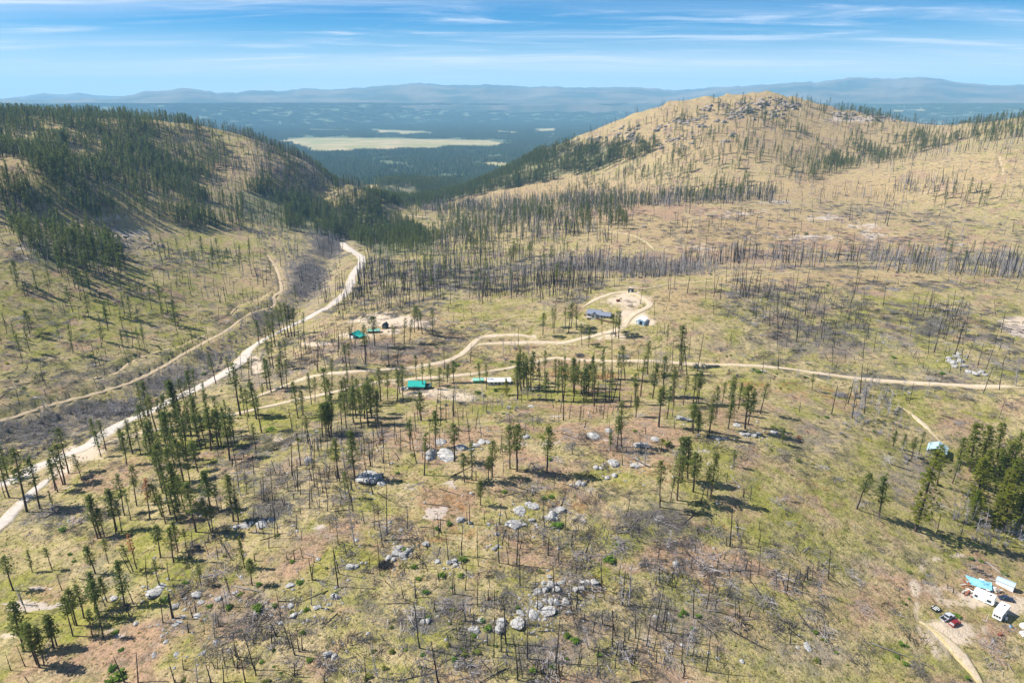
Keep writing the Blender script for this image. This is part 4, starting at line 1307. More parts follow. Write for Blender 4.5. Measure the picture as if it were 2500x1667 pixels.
# woodland, by place: (outline on the 2352 copy, trees per hectare); later outlines win
FOR_PINE = [
    ([(-200, 240), (2600, 240), (2600, 1700), (-200, 1700)], 0.6),
    ([(-200, 960), (2600, 960), (2600, 1700), (-200, 1700)], 0),
    ([(-200, 240), (330, 250), (430, 285), (540, 310), (620, 400), (640, 520), (450, 530), (290, 505), (130, 505), (-200, 505)], 185),
    ([(-200, 370), (70, 370), (80, 410), (-200, 420)], 20),
    ([(330, 300), (420, 290), (560, 310), (720, 375), (840, 430), (780, 470), (680, 440), (560, 395), (430, 350)], 80),
    ([(470, 395), (560, 395), (600, 450), (590, 500), (500, 500)], 45),
    ([(540, 440), (640, 430), (760, 480), (840, 445), (960, 450), (930, 490), (990, 565), (900, 585), (820, 560), (790, 545), (700, 535), (650, 530), (560, 500)], 400),
    ([(880, 470), (990, 480), (960, 520), (880, 500)], 20),
    ([(560, 440), (650, 470), (660, 540), (560, 530)], 30),
    ([(1000, 540), (1050, 560), (1000, 590), (850, 590), (830, 560), (900, 560)], 100),
    ([(850, 405), (1100, 395), (1240, 352), (1480, 300), (1600, 330), (1480, 375), (1390, 395), (1200, 430), (965, 478), (880, 445)], 380),
    ([(1240, 340), (1500, 280), (1700, 235), (1800, 235), (2050, 270), (2120, 310), (2000, 330), (1750, 420), (1420, 470), (1250, 450), (1390, 395), (1560, 330)], 26),
    ([(1500, 350), (1640, 340), (1640, 400), (1480, 410)], 45),
    ([(1740, 270), (1860, 290), (1880, 320), (1760, 310)], 60),
    ([(1740, 405), (1880, 380), (2000, 330), (2120, 310), (2352, 268), (2352, 315), (2130, 350), (1980, 385), (1860, 420)], 75),
    ([(1400, 440), (1780, 425), (1780, 460), (1460, 475)], 40),
    ([(1000, 480), (1400, 455), (1470, 480), (1400, 540), (1020, 570)], 32),
    ([(1330, 485), (1440, 485), (1440, 530), (1330, 530)], 60),
    ([(1020, 565), (1330, 590), (1320, 615), (1000, 590)], 95),
    ([(2140, 440), (2280, 440), (2280, 480), (2140, 480)], 30),
    ([(2030, 560), (2260, 560), (2260, 620), (2030, 620)], 6),
    ([(830, 590), (1200, 610), (1350, 660), (1000, 700), (850, 690)], 9),
    ([(20, 525), (230, 525), (300, 610), (260, 640), (80, 610)], 300),
    ([(90, 600), (260, 600), (300, 650), (250, 720), (120, 700)], 110),
    ([(0, 640), (420, 640), (420, 800), (0, 830)], 18),
    ([(300, 540), (600, 560), (560, 640), (320, 640)], 12),
    ([(600, 850), (670, 850), (670, 770), (600, 770)], 10),
    ([(640, 920), (920, 900), (920, 950), (830, 960), (700, 960)], 80),
    ([(1180, 860), (1440, 860), (1450, 920), (1190, 930)], 85),
    ([(1000, 850), (1180, 870), (1180, 900), (1000, 890)], 4),
    ([(300, 990), (560, 930), (570, 1000), (500, 1040), (280, 1100)], 95),
    ([(380, 1040), (440, 1040), (440, 1240), (330, 1250)], 70),
    ([(1450, 880), (1760, 890), (1750, 950), (1450, 940)], 10),
]
FOR_SNAG = [
    ([(-200, 240), (2600, 240), (2600, 1700), (-200, 1700)], 12),
    ([(-200, 240), (620, 300), (640, 520), (-200, 505)], 50.625),
    ([(330, 300), (560, 310), (720, 375), (850, 440), (780, 470), (680, 440), (560, 395), (430, 350)], 303.75),
    ([(1250, 300), (1750, 240), (2352, 270), (2352, 460), (1300, 470), (1000, 480)], 24.3),
    ([(960, 470), (1400, 448), (1780, 440), (1780, 465), (1400, 480), (980, 505)], 192.375),
    ([(1000, 500), (1420, 480), (1420, 560), (1000, 570)], 111.375),
    ([(2050, 420), (2352, 410), (2352, 450), (2050, 450)], 121.5),
    ([(1460, 480), (2352, 460), (2352, 590), (1500, 590)], 11),
    ([(1000, 575), (1330, 590), (1720, 590), (1720, 618), (1450, 640), (1180, 640), (980, 600)], 425.25),
    ([(1720, 590), (2352, 600), (2352, 640), (1900, 618), (1720, 620)], 222.75),
    ([(830, 590), (1200, 625), (1380, 650), (1350, 690), (1000, 705), (740, 740), (780, 660)], 212.625),
    ([(740, 690), (900, 680), (1000, 700), (760, 740)], 182.25),
    ([(1640, 650), (2352, 640), (2352, 860), (1700, 830)], 24.3),
    ([(1660, 650), (2060, 670), (2010, 740), (1990, 800), (1800, 790), (1720, 720)], 192.375),
    ([(2050, 715), (2230, 690), (2210, 800), (2080, 810)], 384.75),
    ([(1920, 790), (2352, 830), (2352, 960), (2050, 930), (1900, 850)], 151.875),
    ([(1090, 820), (1330, 800), (1400, 870), (1150, 860)], 60.75),
    ([(640, 770), (900, 770), (960, 850), (700, 860)], 222.75),
    ([(850, 780), (1000, 760), (1000, 800), (850, 810)], 8.1),
    ([(1000, 940), (1450, 930), (1440, 960), (1000, 990)], 101.25),
    ([(660, 960), (1050, 950), (1000, 1080), (660, 1060)], 172.125),
    ([(530, 1040), (760, 1020), (900, 1060), (860, 1180), (520, 1180)], 222.75),
    ([(480, 1180), (900, 1180), (900, 1568), (380, 1568), (400, 1330)], 121.5),
    ([(900, 1180), (1500, 1180), (1620, 1568), (900, 1568)], 111.375),
    ([(1100, 1450), (1650, 1380), (1650, 1568), (1100, 1568)], 151.875),
    ([(1500, 1230), (1900, 1230), (1900, 1460), (1550, 1480)], 60.75),
    ([(0, 560), (600, 580), (620, 760), (0, 900)], 44.55),
    ([(380, 780), (640, 700), (560, 790), (380, 860)], 81),
    ([(0, 800), (330, 800), (250, 900), (0, 940)], 81),
    ([(1200, 1020), (1900, 1020), (1900, 1180), (1250, 1170)], 16.2),
    ([(1700, 1060), (2352, 1100), (2352, 1568), (1900, 1568), (1880, 1230)], 1.215),
]
FOR_BARE = [   # leafless grey trees and brush
    ([(560, 530), (700, 530), (790, 545), (790, 610), (740, 660), (660, 740), (640, 700), (690, 640)], 484.5),
    ([(640, 690), (700, 700), (640, 770), (470, 860), (330, 930), (200, 980), (0, 1010), (0, 965), (250, 915), (430, 830)], 382.5),
    ([(0, 975), (240, 935), (380, 905), (330, 960), (200, 1010), (0, 1060)], 586.5),
    ([(560, 320), (800, 420), (840, 440), (780, 470), (640, 400)], 229.5),
    ([(1330, 590), (1700, 590), (1640, 630), (1450, 640)], 306),
    ([(1980, 560), (2352, 600), (2352, 640), (2000, 625)], 153),
    ([(1960, 870), (2100, 900), (2080, 990), (1930, 1000)], 229.5),
    ([(1990, 900), (2080, 920), (2060, 1000), (1950, 1000)], 280.5),
    ([(2040, 1040), (2160, 1040), (2200, 1130), (2060, 1090)], 280.5),
    ([(2110, 1080), (2240, 1100), (2240, 1190), (2140, 1150)], 433.5),
    ([(2170, 1180), (2352, 1200), (2352, 1290), (2230, 1250)], 433.5),
    ([(1000, 920), (1180, 900), (1200, 950), (1080, 960)], 153),
    ([(1150, 800), (1300, 800), (1300, 840), (1150, 840)], 102),
    ([(1480, 820), (1900, 850), (1900, 890), (1480, 880)], 76.5),
]
FOR_SLASH = [
    ([(-200, 240), (2600, 240), (2600, 1700), (-200, 1700)], 41.6),
    ([(1460, 470), (2352, 460), (2352, 600), (1500, 600)], 108.16),
    ([(830, 590), (1400, 640), (1350, 700), (740, 740)], 249.6),
    ([(0, 560), (620, 580), (640, 700), (0, 960)], 187.2),
    ([(1650, 640), (2352, 650), (2352, 950), (1700, 830)], 228.8),
    ([(640, 770), (1000, 780), (960, 860), (640, 860)], 249.6),
    ([(980, 730), (1150, 740), (1120, 830), (960, 850)], 332.8),
    ([(500, 1000), (950, 980), (950, 1568), (360, 1568)], 332.8),
    ([(900, 1100), (1700, 1130), (1700, 1568), (900, 1568)], 312),
    ([(1420, 1110), (1680, 1130), (1600, 1260), (1400, 1250)], 540.8),
    ([(1150, 1420), (1560, 1400), (1620, 1568), (1100, 1568)], 540.8),
    ([(1650, 1230), (1900, 1260), (1900, 1480), (1600, 1480)], 416),
    ([(1000, 960), (1900, 930), (1900, 1110), (1000, 1120)], 124.8),
    ([(1700, 1060), (2352, 1150), (2352, 1568), (1950, 1568), (1900, 1230)], 58.24),
    ([(60, 1150), (300, 1130), (260, 1230), (40, 1240)], 291.2),
    ([(0, 940), (300, 920), (600, 780), (640, 820), (250, 1000), (0, 1080)], 374.4),
]
FOR_SHRUB = [
    ([(-200, 240), (2600, 240), (2600, 1700), (-200, 1700)], 6.6),
    ([(0, 560), (620, 580), (640, 700), (0, 960)], 30.8),
    ([(420, 850), (640, 770), (640, 830), (440, 900)], 110),
    ([(1060, 820), (1180, 830), (1180, 860), (1060, 870)], 176),
    ([(1450, 820), (2000, 850), (2352, 920), (2352, 960), (1900, 900), (1450, 870)], 88),
    ([(1950, 930), (2100, 950), (2060, 1010), (1850, 960)], 110),
    ([(2060, 1030), (2352, 1150), (2352, 1330), (2200, 1280)], 110),
    ([(900, 1250), (1200, 1250), (1200, 1450), (900, 1450)], 88),
    ([(400, 1300), (900, 1250), (900, 1568), (400, 1568)], 44),
    ([(900, 1450), (1700, 1450), (1700, 1568), (900, 1568)], 48.4),
]

KEEP_OUT = []     # (x, y, radius) of buildings and vehicles, filled in below
AZ = math.radians(47)


def sample(regions, rmin=105, rmax=2900, seed=1):
    """random places whose density follows the outlines"""
    g = np.random.default_rng(seed)
    dmax = max(d for _, d in regions)
    area = AZ * (rmax ** 2 - rmin ** 2) / 10000.0
    m = int(area * dmax)
    r = np.sqrt(g.uniform(rmin ** 2, rmax ** 2, m))
    a = g.uniform(-AZ, AZ, m)
    x, y = r * np.sin(a), r * np.cos(a)
    # a coarse height first, then keep by density
    gi = np.clip((np.log(np.maximum(r, 96) / 95) / math.log(25500 / 95) * (NR - 1)).astype(int) + 2, 2, NR + 1)
    gj = np.clip(((a - th[0]) / (th[-1] - th[0]) * (NT - 1)).round().astype(int), 0, NT - 1)
    z = GZ[gi, gj]
    u, v, dep = project(np.stack([x, y, z], -1))
    u, v = u / K, v / K
    den = np.zeros(m)
    for poly, d in regions:
        den[inside(u, v, poly)] = d
    # thick and thin places
    den = den * np.clip(1 + 3.4 * fbm(x / 38, y / 38, seed + 70, 3), 0.04, 2.4)
    keep = g.uniform(0, dmax, m) < den
    x, y = x[keep], y[keep]
    ok = road_cut(x, y) < 0.02
    for (kx, ky, kr) in KEEP_OUT:
        ok &= np.hypot(x - kx, y - ky) > kr
    x, y = x[ok], y[ok]
    return np.stack([x, y, height(x, y)], -1)


def in_frame(P, m=10):
    u, v, d = project(P)
    return (u > -m) & (u < 2500 + m) & (v > 200) & (v < 1667 + m)


# ------------------------------------------------------------------ saying which one
MARKS = [('small teal-roofed cabin', 870, 822), ('bright teal-roofed house', 1020, 945), ('long white-roofed building', 1218, 930), ('grey-roofed house', 1460, 768),
         ('white and blue shed', 1568, 784), ('pale blue-roofed cabin', 2287, 1095), ('white trailers', 2425, 1475), ('silver pickup', 2310, 1500),
         ('broad flat-topped boulder', 902, 1160), ('dark ledge boulders', 1075, 1100), ('long white boulder heap', 1300, 1485), ('upper white boulder heap', 1300, 1255),
         ('wide gravel lot', 190, 1100), ('bend of the gravel road', 600, 880), ('driveway loop', 1240, 826), ('striped bare rock slabs', 60, 1440), ('lone round shrub', 1490, 1362),
         ('rust-topped pine', 334, 1388), ('scorched red pine', 366, 1268), ('boulder row among stumps', 615, 1276), ('clump of charred poles', 1945, 1435), ('lone tall charred pole', 2022, 1413),
         ('brush heap by the track', 2050, 965), ('white rock pile', 2350, 890), ('dark stone heap', 1830, 1056), ('broad dark green grove', 2430, 1220), ('boulder knot on the hillside', 975, 1345),
         ('twin tall boulders', 1220, 1520), ('tilted flat boulder', 381, 1443), ('orange bare knoll', 1230, 1010), ('bright green spring patch', 1340, 1215), ('sunlit grass under the pines', 690, 1025),
         ('narrow lower track', 1700, 886), ('sandy driveway junction', 1150, 840), ('lowest gravel branch road', 30, 1255), ('white slab in the grass', 710, 1425), ('pink bare ridge', 1390, 1080),
         ('pale boulder on the ridge', 1447, 1060), ('tangle of logs', 590, 1545), ('lower photo edge', 1100, 1650), ('lower left corner', 60, 1640), ('slope of grey brush', 230, 1000),
         ('bench track', 330, 925), ('big fir by the cabin', 2250, 1250), ('twin pines on the ridge', 1252, 1146), ('lone pine beyond the track', 1662, 892), ('sandy parking track', 2330, 1580),
         ('white shed by the trailers', 2450, 1425), ('blackened stump field', 1900, 760), ('gravel road in the valley', 870, 650), ('grey slash patch', 1560, 1190), ('open green slope', 1850, 1260),
         ('bottom middle edge', 1450, 1650), ('yellow grass strip', 160, 1480), ('boulder trio in slash', 720, 1485), ('stump row', 725, 1362), ('tall straight pole', 1025, 1570), ('bushy shrub by the corner', 285, 1640)]
ORD = ['nearest', 'second', 'third', 'fourth', 'fifth', 'sixth', 'seventh', 'eighth', 'ninth', 'tenth', 'eleventh', 'twelfth']


def label_all(items, noun):
    """items: list of (object, u, v, look). Gives each a label that singles it out"""
    groups = {}
    for o, u, v, look in items:
        best = min(MARKS, key=lambda q: (q[1] - u) ** 2 + ((q[2] - v) * 1.3) ** 2 + (4e6 if abs(q[1] - u) + abs(q[2] - v) < 9 else 0))
        du, dv = u - best[1], v - best[2]
        if abs(du) > 1.4 * abs(dv):
            way = 'left of' if du < 0 else 'right of'
        else:
            way = 'in front of' if dv > 0 else 'behind'
        groups.setdefault((look, way, best[0]), []).append((math.hypot(du, dv * 1.3), o))
    for (look, way, mark), lst in groups.items():
        lst.sort(key=lambda q: q[0])
        for i, (d, o) in enumerate(lst):
            if len(lst) == 1:
                o['label'] = '%s %s %s the %s' % (look, noun, way, mark)
            else:
                o['label'] = '%s of the %s %ss %s the %s' % (ORD[min(i, 11)], look, noun, way, mark)


def size_word(h, steps=((6, 'short'), (11, 'middling'), (17, 'tall'), (99, 'towering'))):
    for s, w in steps:
        if h < s:
            return w
    return steps[-1][1]

# ------------------------------------------------------------------ buildings and vehicles
def paint(name, col, rough=0.6, metal=0.0, var=0.12, scale=1.5, spec=0.3):
    m, t, b = material(name)
    co = t.nodes.new('ShaderNodeTexCoord').outputs['Object']
    f = ramp(t, noise(t, scale, 5, 0.65, co), [(0.3, 1 - var), (0.7, 1 + var * .5)])
    L(t, mixc(t, 1.0, col, f, 'MULTIPLY'), b.inputs['Base Color'])
    b.inputs['Roughness'].default_value = rough
    b.inputs['Metallic'].default_value = metal
    b.inputs['Specular IOR Level'].default_value = spec
    return m


M_TEAL = paint('teal_metal_roof', (0.015, 0.34, 0.29), .45)
M_MINT = paint('mint_metal_roof', (0.24, 0.50, 0.40), .5)
M_PALEBLUE = paint('pale_blue_metal_roof', (0.33, 0.47, 0.52), .45)
M_SLATE = paint('slate_shingle', (0.17, 0.19, 0.24), .85, var=.25, scale=3)
M_WHITEROOF = paint('white_roof', (0.80, 0.80, 0.80), .5, var=.06)
M_WHITE = paint('white_paint', (0.78, 0.78, 0.76), .5, var=.08)
M_OFFWHITE = paint('weathered_white', (0.66, 0.65, 0.62), .6, var=.15)
M_DARKWALL = paint('dark_green_siding', (0.045, 0.075, 0.075), .8)
M_BROWN = paint('brown_log_siding', (0.13, 0.08, 0.05), .85, var=.3)
M_GREYWALL = paint('grey_siding', (0.42, 0.42, 0.41), .75)
M_BLUEWALL = paint('blue_siding', (0.25, 0.45, 0.62), .6)
M_BLUEROOF = paint('grey_blue_roof', (0.36, 0.48, 0.58), .5)
M_GREENWALL = paint('green_siding', (0.07, 0.22, 0.09), .8)
M_GLASS = paint('dark_glass', (0.012, 0.016, 0.022), .1, spec=.6)
M_BLACK = paint('black_rubber', (0.015, 0.015, 0.016), .8)
M_STEEL = paint('grey_steel', (0.30, 0.31, 0.32), .4, .6)
M_SILVER = paint('silver_car_paint', (0.55, 0.57, 0.60), .3, .3, var=.04, spec=.5)
M_REDCAR = paint('dark_red_car_paint', (0.20, 0.018, 0.018), .3, .1, var=.04, spec=.5)
M_NAVY = paint('navy_car_paint', (0.022, 0.035, 0.075), .3, .1, var=.04, spec=.5)
M_TARP = paint('blue_tarp', (0.20, 0.46, 0.56), .6, var=.3)
M_RUST = paint('rusty_steel', (0.22, 0.085, 0.045), .8, var=.35)
M_PLANK = paint('grey_planks', (0.38, 0.33, 0.28), .85, var=.3)
M_LAMP = paint('lamp_glass', (0.70, 0.68, 0.62), .2)
M_TAIL = paint('tail_lamp', (0.35, 0.02, 0.02), .3)


def at(u, v):
    return cast(np.array([u], float), np.array([v], float))[0][0]


def metres(P, px):
    return px * depth_of(P) / 1666.0


def level(P, rad):
    """the lowest ground under a footprint, so that nothing floats"""
    a = np.linspace(0, 6.28, 9)
    z = height(P[0] + rad * np.cos(a), P[1] + rad * np.sin(a))
    return np.array([P[0], P[1], 0.5 * (z.min() + z.mean())])


def root(name, P, yaw, label, cat, rad=4.0, group=None):
    P = level(P, rad * .8)
    KEEP_OUT.append((P[0], P[1], rad * 1.25 + 1.5))
    o = link(name, None, loc=P, rot=(0, 0, yaw))
    return tag(o, label, cat, group)


def part(name, mb, mat, parent):
    return link(name, mb.mesh(name, mat), parent=parent)


def window(parent, x0, x1, y, z0, z1, axis='y', s=-1, frame=M_WHITE):
    """a framed window on a wall; y is the wall plane, s its outward sign"""
    fr, pn = MB(), MB()
    t = 0.06
    def bx(mb, a0, a1, c0, c1, d0, d1):
        lo, hi = sorted((y + s * d0, y + s * d1))
        if axis == 'y':
            mb.box(a0, a1, lo, hi, c0, c1)
        else:
            mb.box(lo, hi, a0, a1, c0, c1)
    bx(fr, x0 - t, x1 + t, z1, z1 + t, -.02, .05)
    bx(fr, x0 - t, x1 + t, z0 - t, z0, -.02, .07)
    bx(fr, x0 - t, x0, z0, z1, -.02, .05)
    bx(fr, x1, x1 + t, z0, z1, -.02, .05)
    bx(pn, x0, x1, z0, z1, -.02, .02)
    w = part('window', fr, frame, parent)
    part('pane', pn, M_GLASS, w)
    return w


def door(parent, x0, x1, y, z1, axis='y', s=-1, mat=M_WHITE, name='door'):
    mb, hd = MB(), MB()
    lo, hi = sorted((y + s * -.02, y + s * .05))
    l2, h2 = sorted((y + s * .05, y + s * .12))
    xm = x1 - .15
    if axis == 'y':
        mb.box(x0, x1, lo, hi, 0, z1)
        hd.box(xm - .05, xm + .05, l2, h2, .95, 1.05)
    else:
        mb.box(lo, hi, x0, x1, 0, z1)
        hd.box(l2, h2, xm - .05, xm + .05, .95, 1.05)
    d = part(name, mb, mat, parent)
    part('handle', hd, M_STEEL, d)
    return d


def gable(parent, W, D, hw, hr, wall, roof, ridge='x', ox=0, oy=0, over=0.45, trim=None):
    """walls with gables, and two roof slopes; the ridge runs along x or y"""
    wm = MB()
    if ridge == 'y':
        pr = [(ox - W / 2, -.8), (ox + W / 2, -.8), (ox + W / 2, hw), (ox, hw + hr), (ox - W / 2, hw)]
        wm.prism(pr, oy - D / 2, oy + D / 2)
    else:
        k = len(wm.v)
        pr = [(oy - D / 2, -.8), (oy + D / 2, -.8), (oy + D / 2, hw), (oy, hw + hr), (oy - D / 2, hw)]
        wm.prism(pr, ox - W / 2, ox + W / 2)
        wm.v = [(y, x, z) for x, y, z in wm.v]
        wm.f = [tuple(reversed(f)) for f in wm.f]
    part('wall', wm, wall, parent)
    half = (W if ridge == 'y' else D) / 2
    ln = (D if ridge == 'y' else W) / 2 + over
    sl = hr / half
    rm = MB()
    t = 0.14
    for s in (-1, 1):
        e = half + over
        sec = [(0, hw + hr + .03), (s * e, hw - over * sl + .03), (s * e, hw - over * sl + .03 + t), (0, hw + hr + .03 + t)]
        if s > 0:
            sec = sec[::-1]
        q = MB().prism(sec, -ln, ln)
        if ridge == 'y':
            v = [(x + ox, y + oy, z) for x, y, z in q.v]
            f = q.f
        else:
            v = [(y + ox, x + oy, z) for x, y, z in q.v]
            f = [tuple(reversed(g_)) for g_ in q.f]
        rm.add(v, f)
    r = part('roof', rm, roof, parent)
    cap = MB()
    if ridge == 'y':
        cap.box(ox - .14, ox + .14, oy - ln, oy + ln, hw + hr + .1, hw + hr + .23)
    else:
        cap.box(ox - ln, ox + ln, oy - .14, oy + .14, hw + hr + .1, hw + hr + .23)
    part('ridge_cap', cap, trim or roof, r)
    # standing seams
    n_ = int(2 * ln / 1.2)
    if roof in (M_TEAL, M_MINT, M_PALEBLUE):
        for k in range(n_ + 1):
            a = -ln + .06 + (2 * ln - .12) * k / max(1, n_)
            for s in (-1, 1):
                e = half + over
                sec = [(s * .16, hw + hr + .16 - sl * .16), (s * e, hw - over * sl + .16), (s * e, hw - over * sl + .22), (s * .16, hw + hr + .22 - sl * .16)]
                if s > 0:
                    sec = sec[::-1]
                q = MB().prism(sec, a - .03, a + .03)
                if ridge == 'y':
                    q.v = [(x + ox, y + oy, z) for x, y, z in q.v]
                else:
                    q.v = [(y + ox, x + oy, z) for x, y, z in q.v]
                    q.f = [tuple(reversed(g_)) for g_ in q.f]
                part('seam', q, roof, r)
    return r


# 1 the small cabin with a garage door
o = root('cabin', at(869, 823), math.radians(-32), 'small teal-roofed cabin with white garage door and dark walls beside the gravel road', 'cabin', 5)
gable(o, 5.6, 6.0, 2.5, 1.7, M_DARKWALL, M_TEAL, 'y')
door(o, -2.2, .3, -3.0, 2.1, name='garage_door')
window(o, 1.0, 2.0, -3.0, 1.0, 2.0)
wl = MB().box(2.81, 6.2, -2.4, 2.6, -.8, 2.0)
wg = part('lean_to', wl, M_DARKWALL, o)
rl = MB().add([(2.85, -2.9, 2.75), (6.7, -2.9, 2.05), (6.7, 3.0, 2.05), (2.85, 3.0, 2.75), (2.85, -2.9, 2.88), (6.7, -2.9, 2.18), (6.7, 3.0, 2.18), (2.85, 3.0, 2.88)],
              [(0, 3, 2, 1), (4, 5, 6, 7), (0, 1, 5, 4), (1, 2, 6, 5), (2, 3, 7, 6), (3, 0, 4, 7)])
part('lean_to_roof', rl, M_TEAL, wg)
# 2 long low shed with a mint roof, 3 dark little shed
o = root('storage_shed', at(913, 811), math.radians(6), 'long low shed with faded mint roof and brown base on the bare slope', 'shed', 4)
gable(o, 7.6, 3.2, 1.7, .8, M_BROWN, M_MINT, 'x')
door(o, -.6, .6, -1.6, 1.6, mat=M_BROWN)
o = root('storage_shed', at(941, 801), math.radians(-25), 'narrow dark gabled shed at the upper end of the mint-roofed shed', 'shed', 3)
gable(o, 3.0, 3.4, 2.5, 1.6, M_DARKWALL, M_DARKWALL, 'y', over=.3)
door(o, -.5, .5, -1.7, 1.9, mat=M_BROWN)
# 4 bright teal roof
o = root('house', at(1019, 947), math.radians(-2), 'house with bright teal metal roof and dark walls among pines', 'house', 7)
gable(o, 9.2, 7.4, 2.6, 1.9, M_DARKWALL, M_TEAL, 'x', trim=M_TEAL)
door(o, -1.0, 0.0, -3.7, 2.05, mat=M_BROWN)
for x in (-3.4, 1.3, 3.0):
    window(o, x, x + 1.1, -3.7, .95, 2.0)
window(o, -1, .4, 4.6, .95, 2.0, axis='x', s=1)
pc = MB()
for x in (5.3, 7.9):
    for y in (-2.4, 1.6):
        pc.box(x - .08, x + .08, y - .08, y + .08, -.8, 2.1)
pc.box(4.9, 8.2, -2.9, 2.1, 2.1, 2.25)
part('carport', pc, M_DARKWALL, o)
st = MB().box(-7.0, -5.15, -4.6, -2.2, -.8, .9)
part('porch', st, M_PLANK, o)
# 5 long white roof, and the green shed beside it
o = root('mobile_home', at(1219, 936), math.radians(2), 'long white-roofed building behind a stand of pines', 'house', 8)
gable(o, 13.0, 5.6, 2.4, .75, M_GREYWALL, M_WHITEROOF, 'x', over=.3)
door(o, -.5, .5, -2.8, 2.0, mat=M_BROWN)
for x in (-5, -2.6, 2, 4.6):
    window(o, x, x + 1.2, -2.8, .95, 1.95)
for x in (1.5, 4.0):
    part('roof_vent', MB().tube([(x, -.9, 2.9), (x, -.9, 3.4)], [.14, .14], 8), M_STEEL, o)
o = root('storage_shed', at(1168, 933), math.radians(2), 'green-walled shed with pale mint roof left of the long white roof', 'shed', 4)
gable(o, 6.0, 3.4, 2.0, .8, M_GREENWALL, M_MINT, 'x', over=.3)
door(o, -.7, .7, -1.7, 1.8, mat=M_GREENWALL)
# 6 grey house: hipped look from three gables
o = root('house', at(1462, 771), math.radians(-22), 'wide grey house with slate roof and front gable on the hilltop', 'house', 9)
gable(o, 9.5, 7.5, 2.7, 1.9, M_GREYWALL, M_SLATE, 'x', ox=-3.2, oy=.6)
gable(o, 7.2, 6.0, 2.5, 1.5, M_GREYWALL, M_SLATE, 'x', ox=5.0, oy=-.6)
gable(o, 3.6, 2.6, 2.6, 1.4, M_GREYWALL, M_SLATE, 'y', ox=-2.6, oy=-4.2, over=.3)
door(o, -5.9, -4.9, -3.15, 2.05, mat=M_DARKWALL)
for x in (-7.2, 2.4, 4.4, 6.6):
    window(o, x, x + 1.2, -3.15 if x < 0 else -3.6, .95, 2.05)
window(o, -3.4, -1.8, -5.5, .8, 2.1)
door(o, -2.0, 1.6, 8.6, 2.2, axis='x', s=1, name='garage_door')
dk = MB().box(-8.2, -4.6, -6.2, -3.2, .3, .5)
for x in (-8, -6.4, -4.8):
    dk.box(x - .07, x + .07, -6.2, -6.06, -1, .3)
part('deck', dk, M_PLANK, o)
# dark logs added to stand in for the shadowed cut bank below the grey house
bk = cast_line([(1426, 770), (1445, 777), (1470, 784), (1500, 790), (1514, 790)], 1.0, 5.0)
Pm = bk.mean(0)
o = link('shaded_bank', None, loc=(Pm[0], Pm[1], 0))
tag(o, 'shadowed cut bank, shaped as low brown logs, below the grey house', 'wall')
for a, b in zip(bk[:-1], bk[1:]):
    za, zb = height(np.array([a[0], b[0]]), np.array([a[1], b[1]]))
    for lv in range(3):
        q = MB().tube([(a[0] - Pm[0], a[1] - Pm[1], za + .2 + lv * .42), (b[0] - Pm[0], b[1] - Pm[1], zb + .2 + lv * .42)], [.21, .21], 6)
        part('log', q, M_BROWN, o)  # brown log shapes stand in for the bank's dark shaded line
# 7 white and blue shed, 8 dark box with white door, 9 rusty tank
o = root('metal_shed', at(1567, 787), math.radians(-28), 'white-roofed shed with pale blue front and dark doorway on a gravel pad', 'shed', 6)
gable(o, 5.6, 8.0, 2.6, 1.0, M_WHITE, M_WHITEROOF, 'y', over=.2)
fr = MB().prism([(-2.79, 0), (2.79, 0), (2.79, 2.5), (0, 3.45), (-2.79, 2.5)], -4.05, -4.003)
fp = part('front', fr, M_BLUEWALL, o)
door(o, -.4, 1.4, -4.07, 2.3, mat=M_GLASS)
door(o, -2.4, -1.0, -4.07, 2.1, mat=M_WHITE)
o = root('container', at(1540, 713), math.radians(-8), 'dark storage box with bright white door at the top of the driveway', 'container', 2.5)
part('body', MB().box(-2.0, 2.0, -1.2, 1.2, -.2, 2.5), M_DARKWALL, o)
door(o, -.9, .4, -1.2, 2.1, mat=M_WHITE)
part('lid', MB().box(-2.1, 2.1, -1.3, 1.3, 2.5, 2.62), M_BLACK, o)
o = root('water_tank', at(1509, 736), math.radians(10), 'rust brown tank lying on the bare yard above the grey house', 'tank', 2)
part('body', MB().tube([(-1.4, 0, 1.0), (-1.3, 0, 1.0), (1.3, 0, 1.0), (1.4, 0, 1.0)], [.7, .85, .85, .7], 14), M_RUST, o)
for x in (-1.0, .7):
    part('saddle', MB().box(x, x + .3, -.6, .6, -.3, .5), M_PLANK, o)
# 10 cabin with pale blue roof
o = root('cabin', at(2287, 1104), math.radians(-36), 'pale blue-roofed cabin with dark green walls behind trees', 'cabin', 6)
gable(o, 7.4, 7.6, 2.8, 1.9, M_DARKWALL, M_PALEBLUE, 'y', over=.6)
door(o, -.5, .5, -3.8, 2.05, mat=M_BROWN)
for x in (-2.9, 1.5):
    window(o, x, x + 1.2, -3.8, .95, 2.05)
window(o, -1.2, 0, 3.7, .95, 2.0, axis='x', s=1)


def wheels(o, xs, y, r, w=.24):
    for x in xs:
        for s in (-1, 1):
            ty = part('wheel', MB().tube([(x, s * (y - w), r), (x, s * y, r)], [r, r], 14), M_BLACK, o)
            part('rim', MB().tube([(x, s * (y - .02), r), (x, s * (y + .015), r)], [r * .58, r * .55], 10), M_STEEL, ty)


